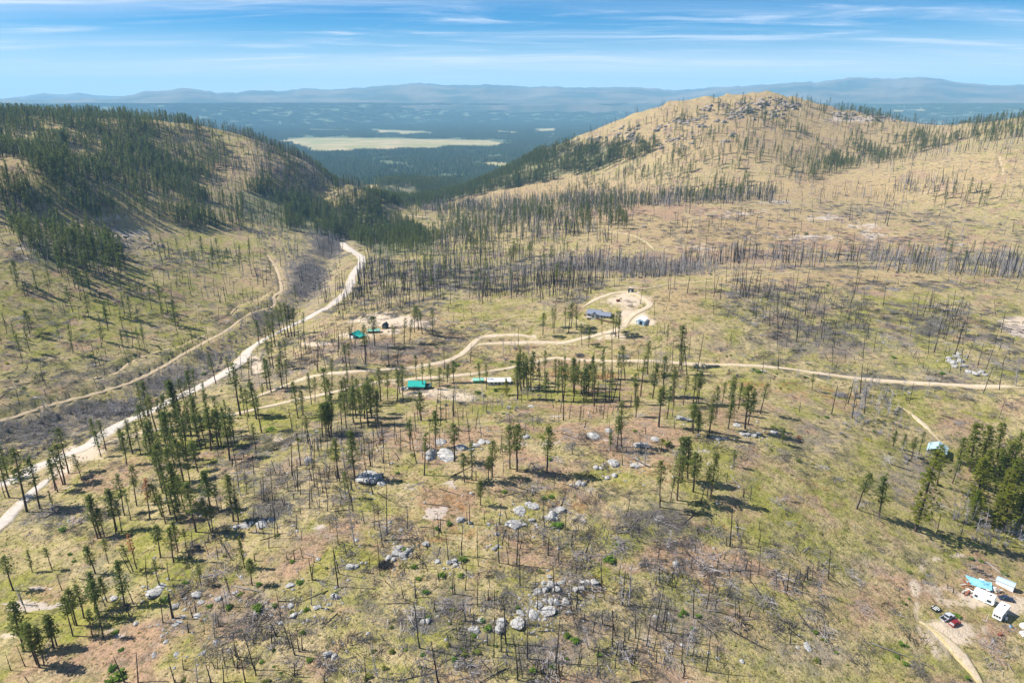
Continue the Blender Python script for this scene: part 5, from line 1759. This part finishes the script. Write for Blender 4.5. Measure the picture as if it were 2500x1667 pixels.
def car(P, yaw, label, mat, L_=4.5, W=1.8, H=1.45, hatch=True):
    o = root('car', P, yaw, label, 'car', 2.6, 'vehicles parked by the trailers')
    h = L_ / 2
    pr = [(-h, .45), (-h + .15, .30), (h - .15, .30), (h, .45), (h - .05, .78), (h - 1.15, .92), (-h + .3, .95), (-h, .85)]
    body = MB().prism(pr, -W / 2, W / 2)
    part('body', body, mat, o)
    w0, w1 = W / 2 - .06, W / 2 - .26
    x0, x1, x2, x3 = -h + (.18 if hatch else .7), -h + (.7 if hatch else 1.25), h - 2.0, h - 1.2
    v = [(x0, -w0, .93), (x3, -w0, .91), (x3, w0, .91), (x0, w0, .93), (x1, -w1, H), (x2, -w1, H), (x2, w1, H), (x1, w1, H)]
    part('cabin_glass', MB().add(v, [(4, 5, 6, 7), (0, 1, 5, 4), (1, 2, 6, 5), (2, 3, 7, 6), (3, 0, 4, 7)]), M_GLASS, o)
    part('cabin_roof', MB().box(x1 - .06, x2 + .06, -w1 - .03, w1 + .03, H + .004, H + .05), mat, o)
    for s in (-1, 1):
        for xa, xb in ((x0, x1), (x3, x2), ((x0 + x3) / 2 - .1, (x1 + x2) / 2 - .1)):
            part('pillar', MB().tube([(xa, s * (w0 + .01), .93), (xb, s * (w1 + .01), H + .01)], [.05, .05], 4), mat, o)
        part('headlight', MB().box(h - .09, h - .005, s * .62 - .18, s * .62 + .18, .58, .74), M_LAMP, o)
        part('tail_light', MB().box(-h - .015, -h + .05, s * .66 - .14, s * .66 + .14, .60, .82), M_TAIL, o)
        part('mirror', MB().box(x3 - .3, x3 - .12, s * (W / 2 + .08) - .08, s * (W / 2 + .08) + .08, .95, 1.08), mat, o)
    for nm, xx in (('front_bumper', h), ('rear_bumper', -h)):
        part(nm, MB().box(xx - .06, xx + .06, -W / 2 + .05, W / 2 - .05, .32, .52), M_BLACK, o)
    wheels(o, (-h + .85, h - .9), W / 2 + .01, .33)
    return o


car(at(2330, 1524), math.radians(28), 'dark red car parked on sand beside the silver pickup', M_REDCAR)
car(at(2456, 1464), math.radians(-12), 'dark blue car parked between the white shed and the trailers', M_NAVY, 4.7, 1.85, 1.5, False)
# the pickup
o = root('pickup_truck', at(2311, 1509), math.radians(28), 'silver pickup with open dark bed parked on the sandy track', 'pickup', 3.2, 'vehicles parked by the trailers')
W = 1.95
part('body', MB().prism([(-2.9, .55), (-2.75, .42), (2.75, .42), (2.9, .6), (2.88, .98), (1.55, 1.12), (-.55, 1.12), (-.55, .62), (-2.9, .62)], -W / 2, W / 2), M_SILVER, o)
for s in (-1, 1):
    y0, y1 = sorted((s * (W / 2 - .12), s * W / 2))
    part('bed_side', MB().box(-2.9, -.552, y0, y1, .622, 1.12), M_SILVER, o)
    part('headlight', MB().box(2.82, 2.92, s * .68 - .18, s * .68 + .18, .72, .9), M_LAMP, o)
    part('tail_light', MB().box(-2.93, -2.86, s * .9 - .07, s * .9 + .07, .75, 1.05), M_TAIL, o)
    part('mirror', MB().box(1.0, 1.18, s * 1.1 - .1, s * 1.1 + .1, 1.18, 1.36), M_BLACK, o)
part('tailgate', MB().box(-2.96, -2.86, -W / 2 + .13, W / 2 - .13, .63, 1.1), M_SILVER, o)
part('bed_liner', MB().box(-2.85, -.6, -W / 2 + .125, W / 2 - .125, .624, .66), M_BLACK, o)
v = [(-.5, -.9, 1.12), (1.5, -.9, 1.12), (1.5, .9, 1.12), (-.5, .9, 1.12), (-.35, -.72, 1.82), (.75, -.72, 1.82), (.75, .72, 1.82), (-.35, .72, 1.82)]
part('cabin_glass', MB().add(v, [(4, 5, 6, 7), (0, 1, 5, 4), (1, 2, 6, 5), (2, 3, 7, 6), (3, 0, 4, 7)]), M_GLASS, o)
part('cabin_roof', MB().box(-.4, .82, -.76, .76, 1.824, 1.88), M_SILVER, o)
for s in (-1, 1):
    for xa, xb in ((-.5, -.35), (1.5, .75), (.4, .3)):
        part('pillar', MB().tube([(xa, s * .91, 1.12), (xb, s * .73, 1.83)], [.055, .055], 4), M_SILVER, o)
for nm, xx in (('front_bumper', 2.92), ('rear_bumper', -2.96)):
    part(nm, MB().box(xx - .07, xx + .07, -W / 2 + .04, W / 2 - .04, .45, .62), M_STEEL, o)
wheels(o, (-1.85, 1.85), W / 2 + .01, .38, .26)


def camper(P, yaw, label, L_, W, H, overhang, windows):
    o = root('travel_trailer', P, yaw, label, 'trailer', 4, 'white camping trailers at the camp')
    h = L_ / 2
    pr = [(-h, .55), (h - overhang, .55), (h - overhang, 1.5), (h, 1.65), (h, H - .25), (h - .3, H), (-h + .25, H), (-h, H - .3)] if overhang else \
        [(-h, .55), (h - .3, .55), (h, 1.0), (h - .15, H), (-h + .25, H), (-h, H - .3)]
    part('body', MB().prism(pr, -W / 2, W / 2), M_WHITE, o)
    part('roof', MB().box(-h + .2, h - .25, -W / 2 - .05, W / 2 + .05, H + .003, H + .08), M_WHITEROOF, o)
    for k in (-.3, .25):
        part('roof_vent', MB().box(k * L_ - .3, k * L_ + .3, -.35, .25, H + .08, H + .28), M_OFFWHITE if k < 0 else M_GLASS, o)
    for x0, x1 in windows:
        for s in (-1, 1):
            window(o, x0, x1, s * W / 2, 1.35, 2.05, s=s, frame=M_STEEL)
    for k in (-.75, 0, .75):
        window(o, k - .24, k + .24, -h, 1.35, 2.0, axis='x', s=-1, frame=M_STEEL)
    door(o, .1, .8, -W / 2, 2.3, mat=M_OFFWHITE).location.z = .35
    for s in (-1, 1):
        y0, y1 = sorted((s * W / 2, s * (W / 2 + .012)))
        part('stripe', MB().box(-h + .05, h - overhang - .35, y0, y1, .95, 1.15), M_BLUEWALL, o)
    wheels(o, (-.45, .45), W / 2 - .05, .36)
    part('hitch', MB().tube([(h - overhang - .2, 0, .55), (h - overhang + .9, 0, .55)], [.07, .06], 6).tube([(h - overhang + .6, 0, .6), (h - overhang + .6, 0, -.1)], [.05, .05], 6), M_STEEL, o)
    return o


camper(at(2442, 1500), math.radians(38), 'white camping trailer with three dark end windows, parked nearest the lower slope', 7.4, 2.7, 3.2, 1.3, [(-3.0, -2.0), (-1.4, -.4), (1.0, 1.9)])
camper(at(2401, 1464), math.radians(-46), 'plain white camping trailer beside the blue tarp', 6.4, 3.0, 3.1, 0, [(-2.6, -1.7), (1.1, 2.3)])
o = root('storage_shed', at(2453, 1431), math.radians(-46), 'white box shed with pale grey-blue roof above the trailers', 'shed', 3.2)
gable(o, 5.4, 2.9, 2.4, .5, M_WHITE, M_BLUEROOF, 'x', over=.15)
door(o, -.9, .9, 2.7, 1.95, axis='x', s=1, mat=M_OFFWHITE)
# blue tarp
P = at(2388, 1424)
o = link('tarp', None, loc=P, rot=(0, 0, math.radians(-30)))
tag(o, 'crumpled blue tarp spread over a heap beside the trailers', 'tarp')
KEEP_OUT.append((P[0], P[1], 6))
xs, ys = np.meshgrid(np.linspace(-4.2, 4.2, 34), np.linspace(-2.6, 2.6, 22), indexing='ij')
wx = xs + .35 * vnoise(xs * .8, ys * .8, 3)
wy = ys + .45 * vnoise(xs * .7 + 9, ys * .8, 5)
zz = .35 + .75 * np.exp(-((xs - .6) / 2.2) ** 2 - ((ys) / 1.3) ** 2) + .35 * fbm(xs * .9, ys * 1.1, 9, 3)
link('sheet', grid_mesh('sheet', wx, wy, np.maximum(zz, .12), M_TARP, False), parent=o)
wz = MB()
for x, y, s in ((1.2, 2.9, .5), (-3.4, 1.9, .35), (2.8, -2.7, .4)):
    part('white_panel', MB().box(x - s * 1.6, x + s * 1.6, y - s, y + s, .25, .32), M_OFFWHITE, o)
# heaps of boards and junk
for nm, (u, v), n_, yaw, lab, mt in (('lumber_pile', (2364, 1446), 22, .5, 'grey jumble of boards and scrap beside the plain white trailer', [M_PLANK, M_OFFWHITE, M_RUST]),
                                    ('lumber_pile', (2424, 1440), 14, -.4, 'scattered white and dark boards between tarp and box shed', [M_OFFWHITE, M_STEEL, M_PLANK]),
                                    ('lumber_pile', (2358, 1428), 9, .1, 'small brown board stack at the lower end of the blue tarp', [M_RUST, M_PLANK])):
    P = at(u, v)
    o = link(nm, None, loc=P, rot=(0, 0, yaw))
    tag(o, lab, 'lumber')
    KEEP_OUT.append((P[0], P[1], 4))
    rn = random.Random(n_)
    for k in range(n_):
        q = part('board', MB().box(-rn.uniform(.5, 1.6), rn.uniform(.5, 1.6), -rn.uniform(.1, .5), rn.uniform(.1, .4), 0, .08), rn.choice(mt), o)
        q.location = (rn.gauss(0, 1.2), rn.gauss(0, .9), .08 + k * .03)
        q.rotation_euler = (rn.gauss(0, .12), rn.gauss(0, .12), rn.uniform(0, 3.1))
lp = cast_line([(2378, 1388), (2395, 1398), (2412, 1407), (2430, 1419)], 1.0, 1.6)
Pm = lp.mean(0)
o = link('log_pile', None, loc=(Pm[0], Pm[1], 0))
tag(o, 'row of dark logs and rounds stacked above the blue tarp', 'log pile')
for k, a in enumerate(lp):
    rn = random.Random(k)
    z = float(height(np.array([a[0]]), np.array([a[1]]))[0])
    for q in range(2):
        an = rn.uniform(-1.0, .3)
        l = rn.uniform(.8, 1.9)
        x, y = a[0] - Pm[0] + rn.gauss(0, .5), a[1] - Pm[1] + rn.gauss(0, .5)
        zz = z + .22 + q * .3
        part('log', MB().tube([(x - math.cos(an) * l, y - math.sin(an) * l, zz), (x + math.cos(an) * l, y + math.sin(an) * l, zz + .1)], [.22, .19], 7), rn.choice([M_BARK, M_CHAR, M_GREYWOOD]), o)
# small things of the camp
o = root('utility_trailer', at(2284, 1487), math.radians(28), 'small black flat trailer standing empty just above the pickup', 'trailer', 2)
part('deck', MB().box(-1.5, 1.5, -.85, .85, .5, .6), M_BLACK, o)
for s in (-1, 1):
    part('rail', MB().box(-1.5, 1.5, s * .85 - .03, s * .85 + .03, .62, .95), M_BLACK, o)
    part('fender', MB().box(-.45, .45, s * 1.0 - .14, s * 1.0 + .14, .72, .78), M_WHITE, o)
for k in range(3):
    part('cross_bar', MB().box(-.9 + k * .8, -.6 + k * .8, -.8, .8, .604, .68), M_OFFWHITE, o)
wheels(o, (0,), 1.08, .33, .2)
part('hitch', MB().tube([(1.5, 0, .5), (2.5, 0, .42)], [.06, .05], 6), M_BLACK, o)
o = root('propane_tank', at(2456, 1512), .6, 'white gas cylinder standing beside the lower trailer', 'gas tank', .8)
part('body', MB().tube([(0, 0, 0), (0, 0, .15), (0, 0, 1.0), (0, 0, 1.2)], [.25, .38, .38, .15], 12), M_WHITE, o)
part('valve', MB().tube([(0, 0, 1.2), (0, 0, 1.38)], [.12, .12], 8), M_STEEL, o)
o = root('barrel', at(2467, 1530), 0, 'pale blue barrel standing alone on the grass below the trailers', 'barrel', .8)
part('body', MB().tube([(0, 0, 0), (0, 0, .3), (0, 0, .32), (0, 0, .9)], [.42, .42, .45, .42], 14), M_BLUEWALL, o)
part('lid', MB().tube([(0, 0, .9), (0, 0, .94)], [.36, .36], 14), M_BLACK, o)
o = root('tool_chest', at(2442, 1549), .3, 'rust red box dropped in the grass below the trailers', 'box', .9)
part('body', MB().box(-.7, .7, -.4, .4, 0, .55), M_REDCAR, o)
part('lid', MB().box(-.74, .74, -.44, .44, .553, .64), M_RUST, o)
o = root('stock_box', at(2499, 1531), .2, 'white box cut off by the edge beside the barrel', 'box', 1.2)
part('body', MB().box(-1.0, 1.4, -.8, .8, 0, 1.3), M_WHITE, o)
part('lid', MB().box(-1.05, 1.45, -.85, .85, 1.303, 1.38), M_OFFWHITE, o)
o = root('equipment_cover', at(2500, 1548), .1, 'grey white covered gear at the edge below the white box', 'cover', 1.2)
part('body', MB().prism([(-1.2, 0), (1.3, 0), (1.0, .7), (-.6, .9)], -.9, .9), M_OFFWHITE, o)
part('strap', MB().prism([(-1.22, .02), (1.32, .02), (1.02, .73), (-.61, .93)], -.1, .1), M_BLACK, o)
o = root('sign_post', at(2407, 1517), 0, 'thin white pole leaning beside the lower trailer', 'pole', .5)
part('pole', MB().tube([(0, 0, -.3), (.25, -.1, 3.6)], [.07, .05], 6), M_WHITE, o)
part('foot', MB().box(-.18, .18, -.18, .18, -.2, .12), M_STEEL, o)
# parked cars by the houses farther off
car(at(1204, 938), math.radians(3), 'dark blue car parked before the long white-roofed building', M_NAVY, 4.8, 1.9, 1.6)
car(at(988, 951), math.radians(4), 'silver white car parked at the left end of the bright teal-roofed house', M_SILVER, 4.6, 1.8, 1.5)
# heaps of cut branches
for u, v, R_, mt, lab in ((2050, 966, 5.2, M_TWIG, 'big grey brush heap beside the lower track'), (1416, 868, 3.6, M_SLASH, 'dark brush heap above the bend of the lower track'),
                          (1523, 872, 4.0, M_TWIG, 'grey brush heap above the straight lower track'), (214, 1166, 3.4, M_SLASH, 'brush heap below the wide gravel lot'),
                          (941, 1380, 3.2, M_CHAR, 'blackened brush heap below the boulder knot'), (2090, 1010, 2.6, M_TWIG, 'small grey brush heap among the bare trees')):
    P = at(u, v)
    o = link('brush_pile', None, loc=P)
    tag(o, lab, 'brush pile')
    KEEP_OUT.append((P[0], P[1], R_))
    mb = MB()
    rn = random.Random(int(u))
    for k in range(150):
        a, d = rn.uniform(0, 6.28), R_ * .75 * math.sqrt(rn.random())
        x, y = math.cos(a) * d, math.sin(a) * d * .8
        z = max(.05, (1 - (d / R_) ** 2) * R_ * .34 * rn.random())
        b, l = rn.uniform(0, 6.28), rn.uniform(.7, 2.0)
        mb.tube([(x - math.cos(b) * l, y - math.sin(b) * l, max(.03, z + rn.uniform(-.4, .3))), (x + math.cos(b) * l, y + math.sin(b) * l, max(.03, z + rn.uniform(-.3, .5)))], [.09, .04], 3, cap=False)
    q = part('branch', mb, mt, o)
    q['kind'] = 'stuff'

# ------------------------------------------------------------------ living pines
rows = parse(PINE_LIST)
P0 = cast_pts(rows)
pines = []      # (P, height, kind, width factor)
for r, P in zip(rows, P0):
    pines.append((P, px_height(P, r[1], r[2]), r[3]))
listed_xy = np.array([p[0][:2] for p in pines])
PS = sample(FOR_PINE, seed=11)
hs_ = rng.uniform(11, 22, len(PS))
near = np.array([np.min(np.hypot(*(listed_xy - p[:2]).T)) if math.hypot(p[0], p[1]) < 650 else 99 for p in PS])
sel = (near > 2.2)
PS, hs_ = PS[sel], hs_[sel]
fr = in_frame(PS)
size_px = hs_ / depth_of(PS)
order = np.argsort(-np.where(fr, size_px, 0))
listed_in = sum(1 for p in pines)
take = max(0, 296 - sum(1 for p in pines if p[2] not in 'F'))
solo, rest = order[:take], order[take:]
for i in solo:
    pines.append((PS[i], hs_[i], random.choice('PPPTB')))
plabel, flabel = [], []
KIND = {'P': [0, 1, 3, 6, 7], 'T': [4, 4, 3], 'B': [2, 5, 0]}
n_fir = 0
for k, (P, H, kd) in enumerate(pines):
    rn = random.Random(k * 13 + 5)
    if kd == 'R':
        tm, cm, h0, look = RUSTY[k % 2]
    elif kd == 'F':
        tm, cm, h0, look = FIRS[k % 3]
    else:
        tm, cm, h0, look = PINES[rn.choice(KIND[kd])]
    s = H / h0
    wide = rn.uniform(0.95, 1.4) * (1.1 if H < 12 else 1.0)
    if kd == 'F' and H > 30:
        wide *= 0.75
    nm = 'fir_tree' if kd == 'F' else 'pine_tree'
    o = link(nm, None, loc=P, rot=(rn.gauss(0, .04), rn.gauss(0, .04), rn.uniform(0, 6.28)), scale=(s * wide, s * wide, s))
    tag(o, cat='tree', group='green grove beside the cabin' if kd == 'F' else 'living pines among the burnt trees')
    link('trunk', tm, parent=o)
    link('crown', cm, parent=o)
    u, v, _ = project(P)
    sw = size_word(H)
    (flabel if kd == 'F' else plabel).append((o, float(u), float(v), '%s %s' % (sw, look)))
label_all(plabel, 'pine')
label_all(flabel, 'fir')

rp = PS[rest]
rh = hs_[rest]
idx = rng.choice([0, 1, 2, 3], len(rp), p=[.34, .28, .22, .16])
w = rng.uniform(0.8, 1.2, len(rp))
dark = np.hypot(rp[:, 0], rp[:, 1]) > 900
idx = np.where(~dark & (rng.random(len(rp)) < .6), 3, idx)
scatter('pine_forest', FAR_PINES, rp, np.stack([rng.normal(0, .02, len(rp)), rng.normal(0, .02, len(rp)), rng.uniform(0, 6.28, len(rp))], -1),
        np.stack([rh / 20 * w, rh / 20 * w, rh / 20], -1), idx)

# woodland of the far plain and plateau
g = np.random.default_rng(5)
m = 11500
rpl = np.sqrt(g.uniform(2350 ** 2, 12800 ** 2, m))
apl = g.uniform(-math.radians(43), math.radians(43), m)
xp, yp = rpl * np.sin(apl), rpl * np.cos(apl)
zp = height(xp, yp, False)
u, v, _ = project(np.stack([xp, yp, zp], -1))
ok = np.ones(m, bool)
for poly in FIELDS:
    q = np.array(poly, float)
    c = q.mean(0)
    ok &= ~inside(u / K, v / K, c + (q - c) * np.array([1.02, 1.12]))
ok &= (fbm(xp / 600, yp / 600, 91, 3) > -0.58)
zp = zp - 1.0
ok &= zp < 110
xp, yp, zp = xp[ok], yp[ok], zp[ok]
sc_ = g.uniform(.85, 1.15, len(xp))
scatter('far_woodland', PATCH, np.stack([xp, yp, zp], -1), np.stack([0 * xp, 0 * xp, g.uniform(0, 6.28, len(xp))], -1), np.stack([sc_ * 1.1, sc_ * 1.1, sc_], -1), g.integers(0, 5, len(xp)))

# ------------------------------------------------------------------ burnt snags
rows = parse(SNAG_LIST)
P0 = cast_pts(rows)
snags = [(P, px_height(P, r[1], r[2])) for r, P in zip(rows, P0)]
PS = sample(FOR_SNAG, seed=23)
r_ = np.hypot(PS[:, 0], PS[:, 1])
hs_ = np.where(rng.random(len(PS)) < 0.55, rng.uniform(2.0, 6, len(PS)), rng.uniform(5, 15, len(PS)))
uu, vv, _ = project(PS)
tallband = (vv / K > 440) & (vv / K < 700) & (uu / K < 1750) | (vv / K < 640)
hs_ = np.where(tallband, rng.uniform(8, 19, len(PS)), hs_)
fr = in_frame(PS)
order = np.argsort(-np.where(fr, hs_ / depth_of(PS), 0))
take = max(0, 292 - len(snags))
for i in order[:take]:
    snags.append((PS[i], hs_[i]))
rest = order[take:]
slabel, blabel = [], []
SLOOK = ['broken', 'stubby', 'bare', 'pointed', 'rough', 'thin']
n_dead = 0
for k, (P, H) in enumerate(snags):
    rn = random.Random(k * 7 + 2)
    u, v, _ = project(P)
    s = H / 14.0
    wide = min(1.3, max(0.8, s)) * rn.uniform(.85, 1.2)
    rot = (rn.gauss(0, .07), rn.gauss(0, .07), rn.uniform(0, 6.28))
    if H > 7 and k % 4 == 3:
        tm, bm_ = DEADTREES[rn.randrange(4)]
        o = link('dead_tree', None, loc=P, rot=rot, scale=(wide, wide, s))
        link('trunk', tm, parent=o)
        link('bare_branches', bm_, parent=o)
        tag(o, cat='tree', group='dead trees with bare branches')
        blabel.append((o, float(u), float(v), size_word(H) + ' branched'))
    else:
        j = rn.randrange(6)
        if H < 4:
            j = (0, 2)[k % 2]
        o = link('burnt_snag', SNAGS[j], loc=P, rot=rot, scale=(wide, wide, s))
        tag(o, cat='snag' if H > 3 else 'stump', group='charred snags standing on the burn')
        slabel.append((o, float(u), float(v), '%s %s charred' % (size_word(H), SLOOK[j])))
label_all(slabel, 'snag')
label_all(blabel, 'dead tree')
rp, rh = PS[rest], hs_[rest]
grey = ((project(rp)[1] / K < 650) & (rng.random(len(rp)) < 0.45))
idx = np.where(grey, rng.choice([3, 4], len(rp)), rng.choice([0, 1, 2, 4], len(rp), p=[.4, .3, .22, .08]))
wd = np.clip(rh / 14, .75, 1.2) * rng.uniform(.8, 1.25, len(rp)) * np.clip(np.hypot(rp[:, 0], rp[:, 1]) / 550, 1, 1.5)
scatter('snag_stand', FAR_SNAGS, rp, np.stack([rng.normal(0, .08, len(rp)), rng.normal(0, .08, len(rp)), rng.uniform(0, 6.28, len(rp))], -1), np.stack([wd, wd, rh / 14], -1), idx)

PB = sample(FOR_BARE, seed=31)
m = len(PB)
hb_ = rng.uniform(.35, 1.05, m)
scatter('bare_thicket', FAR_DEAD + BRUSH, PB, np.stack([rng.normal(0, .08, m), rng.normal(0, .08, m), rng.uniform(0, 6.28, m)], -1),
        np.stack([hb_ * 1.1, hb_ * 1.1, hb_], -1), rng.choice(6, m, p=[.2, .14, .18, .2, .18, .1]))

# ------------------------------------------------------------------ logs lying about
FOR_LOG = [(p, d * 0.16) for p, d in FOR_SLASH]
PL = sample(FOR_LOG, seed=41)
ll = rng.uniform(3.5, 12, len(PL))
yaw = np.where(rng.random(len(PL)) < .55, rng.normal(-.45, .5, len(PL)), rng.uniform(-3.14, 3.14, len(PL)))
for f_ in (.25, .5, .75, 1.0):
    clear = road_cut(PL[:, 0] + np.cos(yaw) * ll * f_, PL[:, 1] + np.sin(yaw) * ll * f_) < .02
    PL, ll, yaw = PL[clear], ll[clear], yaw[clear]
fr = in_frame(PL, -5)
order = np.argsort(-np.where(fr, ll / depth_of(PL), 0))
solo, rest = order[:280], order[280:]


def lay(P, yw, Ln):
    e = height(np.array([P[0] + math.cos(yw) * Ln]), np.array([P[1] + math.sin(yw) * Ln]))[0]
    return -math.atan2(e - P[2], Ln)


llab = []
for k, i in enumerate(solo):
    P, Ln, yw = PL[i], ll[i], float(yaw[i])
    j = random.Random(int(k) + 3).choice([0, 0, 1, 1, 2, 3, 4, 4, 5])
    s = Ln / 12
    o = link('fallen_log', LOGS[j], loc=P + np.array([0, 0, 0.05]), rot=(0, lay(P, yw, Ln), yw), scale=(s, max(.7, s), max(.7, s)))
    tag(o, cat='log', group='fallen logs on the burnt slope')
    mid = P + np.array([math.cos(yw), math.sin(yw), 0]) * Ln * .5
    u, v, _ = project(mid)
    llab.append((o, float(u), float(v), '%s %s' % ('short' if Ln < 7 else 'long', LOG_LOOK[j])))
label_all(llab, 'log')
# the fallen trees beyond, and the litter of branches
rp, rl, ry = PL[rest], ll[rest], yaw[rest]
scatter('log_debris', LOGS, rp, np.stack([0 * rl, 0 * rl, ry], -1), np.stack([rl / 12, rl / 12 * 0 + .9, rl / 12 * 0 + .9], -1), rng.choice(6, len(rp), p=[.3, .25, .08, .07, .2, .1]))
PD = sample(FOR_SLASH, rmax=1300, seed=43)
m = len(PD)
s_ = rng.uniform(.6, 1.35, m)
scatter('branch_debris', SLASH, PD, np.stack([0 * s_, 0 * s_, rng.uniform(0, 6.28, m)], -1), np.stack([s_, s_, s_ * .9], -1), rng.choice(5, m, p=[.28, .28, .16, .12, .16]))

# ------------------------------------------------------------------ boulders
rows = parse(ROCK_LIST)
P0 = cast(np.array([r[0] for r in rows]), np.array([r[1] + r[3] * 0.38 for r in rows]))[0]
rl_ = []
for k, (r, P) in enumerate(zip(rows, P0)):
    rn = random.Random(k + 77)
    D = depth_of(P)
    wpx, hpx = r[2], r[3]
    W = wpx * D / 1666.0 / 2
    dep_a = math.atan2(CAM_Z - P[2], math.hypot(P[0], P[1]))
    hz_ = max(0.35 * W, (hpx * D / 1666.0 / 2 - W * math.sin(dep_a) * .75) / max(.3, math.cos(dep_a)) * 1.1)
    hz_ = min(hz_, W * 1.1)
    pink = r[0] < 210 and r[1] < 1300
    j = rn.randrange(6)
    me = PINKS[k % 2] if pink else BOULDERS[j]
    flat = [.8, .65, .9, .5, .75, .6][j]
    o = link('boulder', me, loc=P + np.array([0, 0, hz_ * 0.25]), rot=(rn.gauss(0, .12), rn.gauss(0, .12), rn.uniform(0, 6.28)), scale=(W * rn.uniform(1.15, 1.4), W * rn.uniform(1.0, 1.2), 1.15 * hz_ / flat))
    tag(o, cat='boulder', group='granite boulders on the hillside')
    big = 'large' if W > 2.2 else ('mid-sized' if W > 1.2 else 'small')
    rl_.append((o, r[0], r[1], '%s %s granite' % (big, 'pink' if pink else ('flat pale' if hz_ < W * .5 else 'rounded pale'))))
label_all(rl_, 'boulder')
# loose stones round the heaps
SP_, SS_ = [], []
for r, P in zip(rows, P0):
    for q in range(5):
        SP_.append((P[0] + rng.normal(0, 3.2), P[1] + rng.normal(0, 3.2)))
        SS_.append(rng.uniform(.15, .65))
for q in sample([([(300, 1000), (1750, 960), (1750, 1568), (300, 1568)], 75), ([(1650, 460), (2352, 460), (2352, 900), (1650, 860)], 6)], rmax=700, seed=71):
    SP_.append((q[0], q[1]))
    SS_.append(rng.uniform(.25, .95))
SP_ = np.array(SP_)
Q = np.stack([SP_[:, 0], SP_[:, 1], height(SP_[:, 0], SP_[:, 1])], -1)
SS_ = np.array(SS_)
scatter('loose_rock_rubble', STONES, Q, np.stack([0 * SS_, 0 * SS_, rng.uniform(0, 6, len(SS_))], -1), np.stack([SS_, SS_, SS_], -1), rng.integers(0, 3, len(SS_)))
# crags on the rocky hill and on the knoll of the forested slope
CR = [([(1240, 345), (1440, 295), (1600, 255), (1700, 228), (1800, 230), (1850, 245), (1800, 275), (1640, 300), (1500, 320), (1380, 345), (1260, 365)], 75),
      ([(1900, 262), (2010, 265), (2060, 280), (1930, 278)], 60), ([(1540, 290), (1720, 300), (1700, 330), (1500, 345)], 24),
      ([(200, 515), (330, 525), (420, 560), (330, 580), (210, 560)], 110), ([(0, 560), (110, 560), (110, 600), (0, 610)], 60),
      ([(920, 405), (945, 405), (945, 430), (920, 430)], 60), ([(1330, 440), (1370, 440), (1370, 455), (1330, 455)], 20), ([(1480, 500), (2300, 500), (2300, 590), (1480, 590)], 1.5)]
PC = sample(CR, seed=53)
m = len(PC)
s_ = rng.uniform(1.0, 4.2, m) * np.where(rng.random(m) < .2, 1.5, 1) * np.where(PC[:, 1] > 1300, 1.7, 1)
scatter('crag_rubble', CRAGS, PC - np.array([0, 0, .4]), np.stack([rng.normal(0, .3, m), rng.normal(0, .3, m), rng.uniform(0, 6, m)], -1), np.stack([s_, s_ * .8, s_ * .8], -1), rng.integers(0, 5, m))

# ------------------------------------------------------------------ shrubs
rows = parse(SHRUB_LIST)
P0 = cast(np.array([r[0] for r in rows]), np.array([r[1] + r[3] * 0.4 for r in rows]))[0]
slab_ = []
M_YEL = foliage_material('yellow_leaves', (0.24, 0.25, 0.02), (0.40, 0.38, 0.04), (0.40, 0.34, 0.04))
M_RED = foliage_material('russet_leaves', (0.20, 0.10, 0.05), (0.30, 0.17, 0.08), (0.25, 0.14, 0.08))
YEL, RED = shrub_mesh(880, M_YEL), shrub_mesh(881, M_RED)
for k, (r, P) in enumerate(zip(rows, P0)):
    rn = random.Random(k + 5)
    kd = r[4]
    me = {'G': SHRUBS[2 + k % 2], 'L': SHRUBS[2 + k % 2], 'S': SHRUBS[k % 2], 'Y': YEL, 'R': RED, 'P': SHRUBS[k % 2]}[kd]
    W = r[2] * depth_of(P) / 1666.0 / 2 / 0.85
    Hs = max(.6 * W, r[3] * depth_of(P) / 1666.0 * .75)
    o = link('shrub', me, loc=P, rot=(0, 0, rn.uniform(0, 6.28)), scale=(W, W, Hs))
    tag(o, cat='shrub', group='green shrubs dotted over the slope')
    slab_.append((o, r[0], r[1], '%s %s' % ('large' if W > 2.4 else 'small', {'G': 'dark green', 'L': 'fresh green', 'S': 'olive', 'Y': 'yellow', 'R': 'russet', 'P': 'olive'}[kd])))
label_all(slab_, 'shrub')
PH = sample(FOR_SHRUB, rmax=1500, seed=61)
m = len(PH)
s_ = rng.uniform(.35, 1.5, m)
scatter('undergrowth', SHRUBS + [RED], PH, np.stack([0 * s_, 0 * s_, rng.uniform(0, 6, m)], -1), np.stack([s_, s_, s_ * .8], -1), rng.choice(5, m, p=[.36, .32, .13, .11, .08]))
PG = sample([([(-200, 240), (2600, 240), (2600, 1700), (-200, 1700)], 1500)], rmax=560, seed=67)
m = len(PG)
s_ = rng.uniform(.4, 1.25, m)
scatter('grass', TUFTS, PG, np.stack([0 * s_, 0 * s_, rng.uniform(0, 6, m)], -1), np.stack([s_, s_, s_ * .8], -1), rng.choice(5, m, p=[.28, .26, .12, .12, .22]))
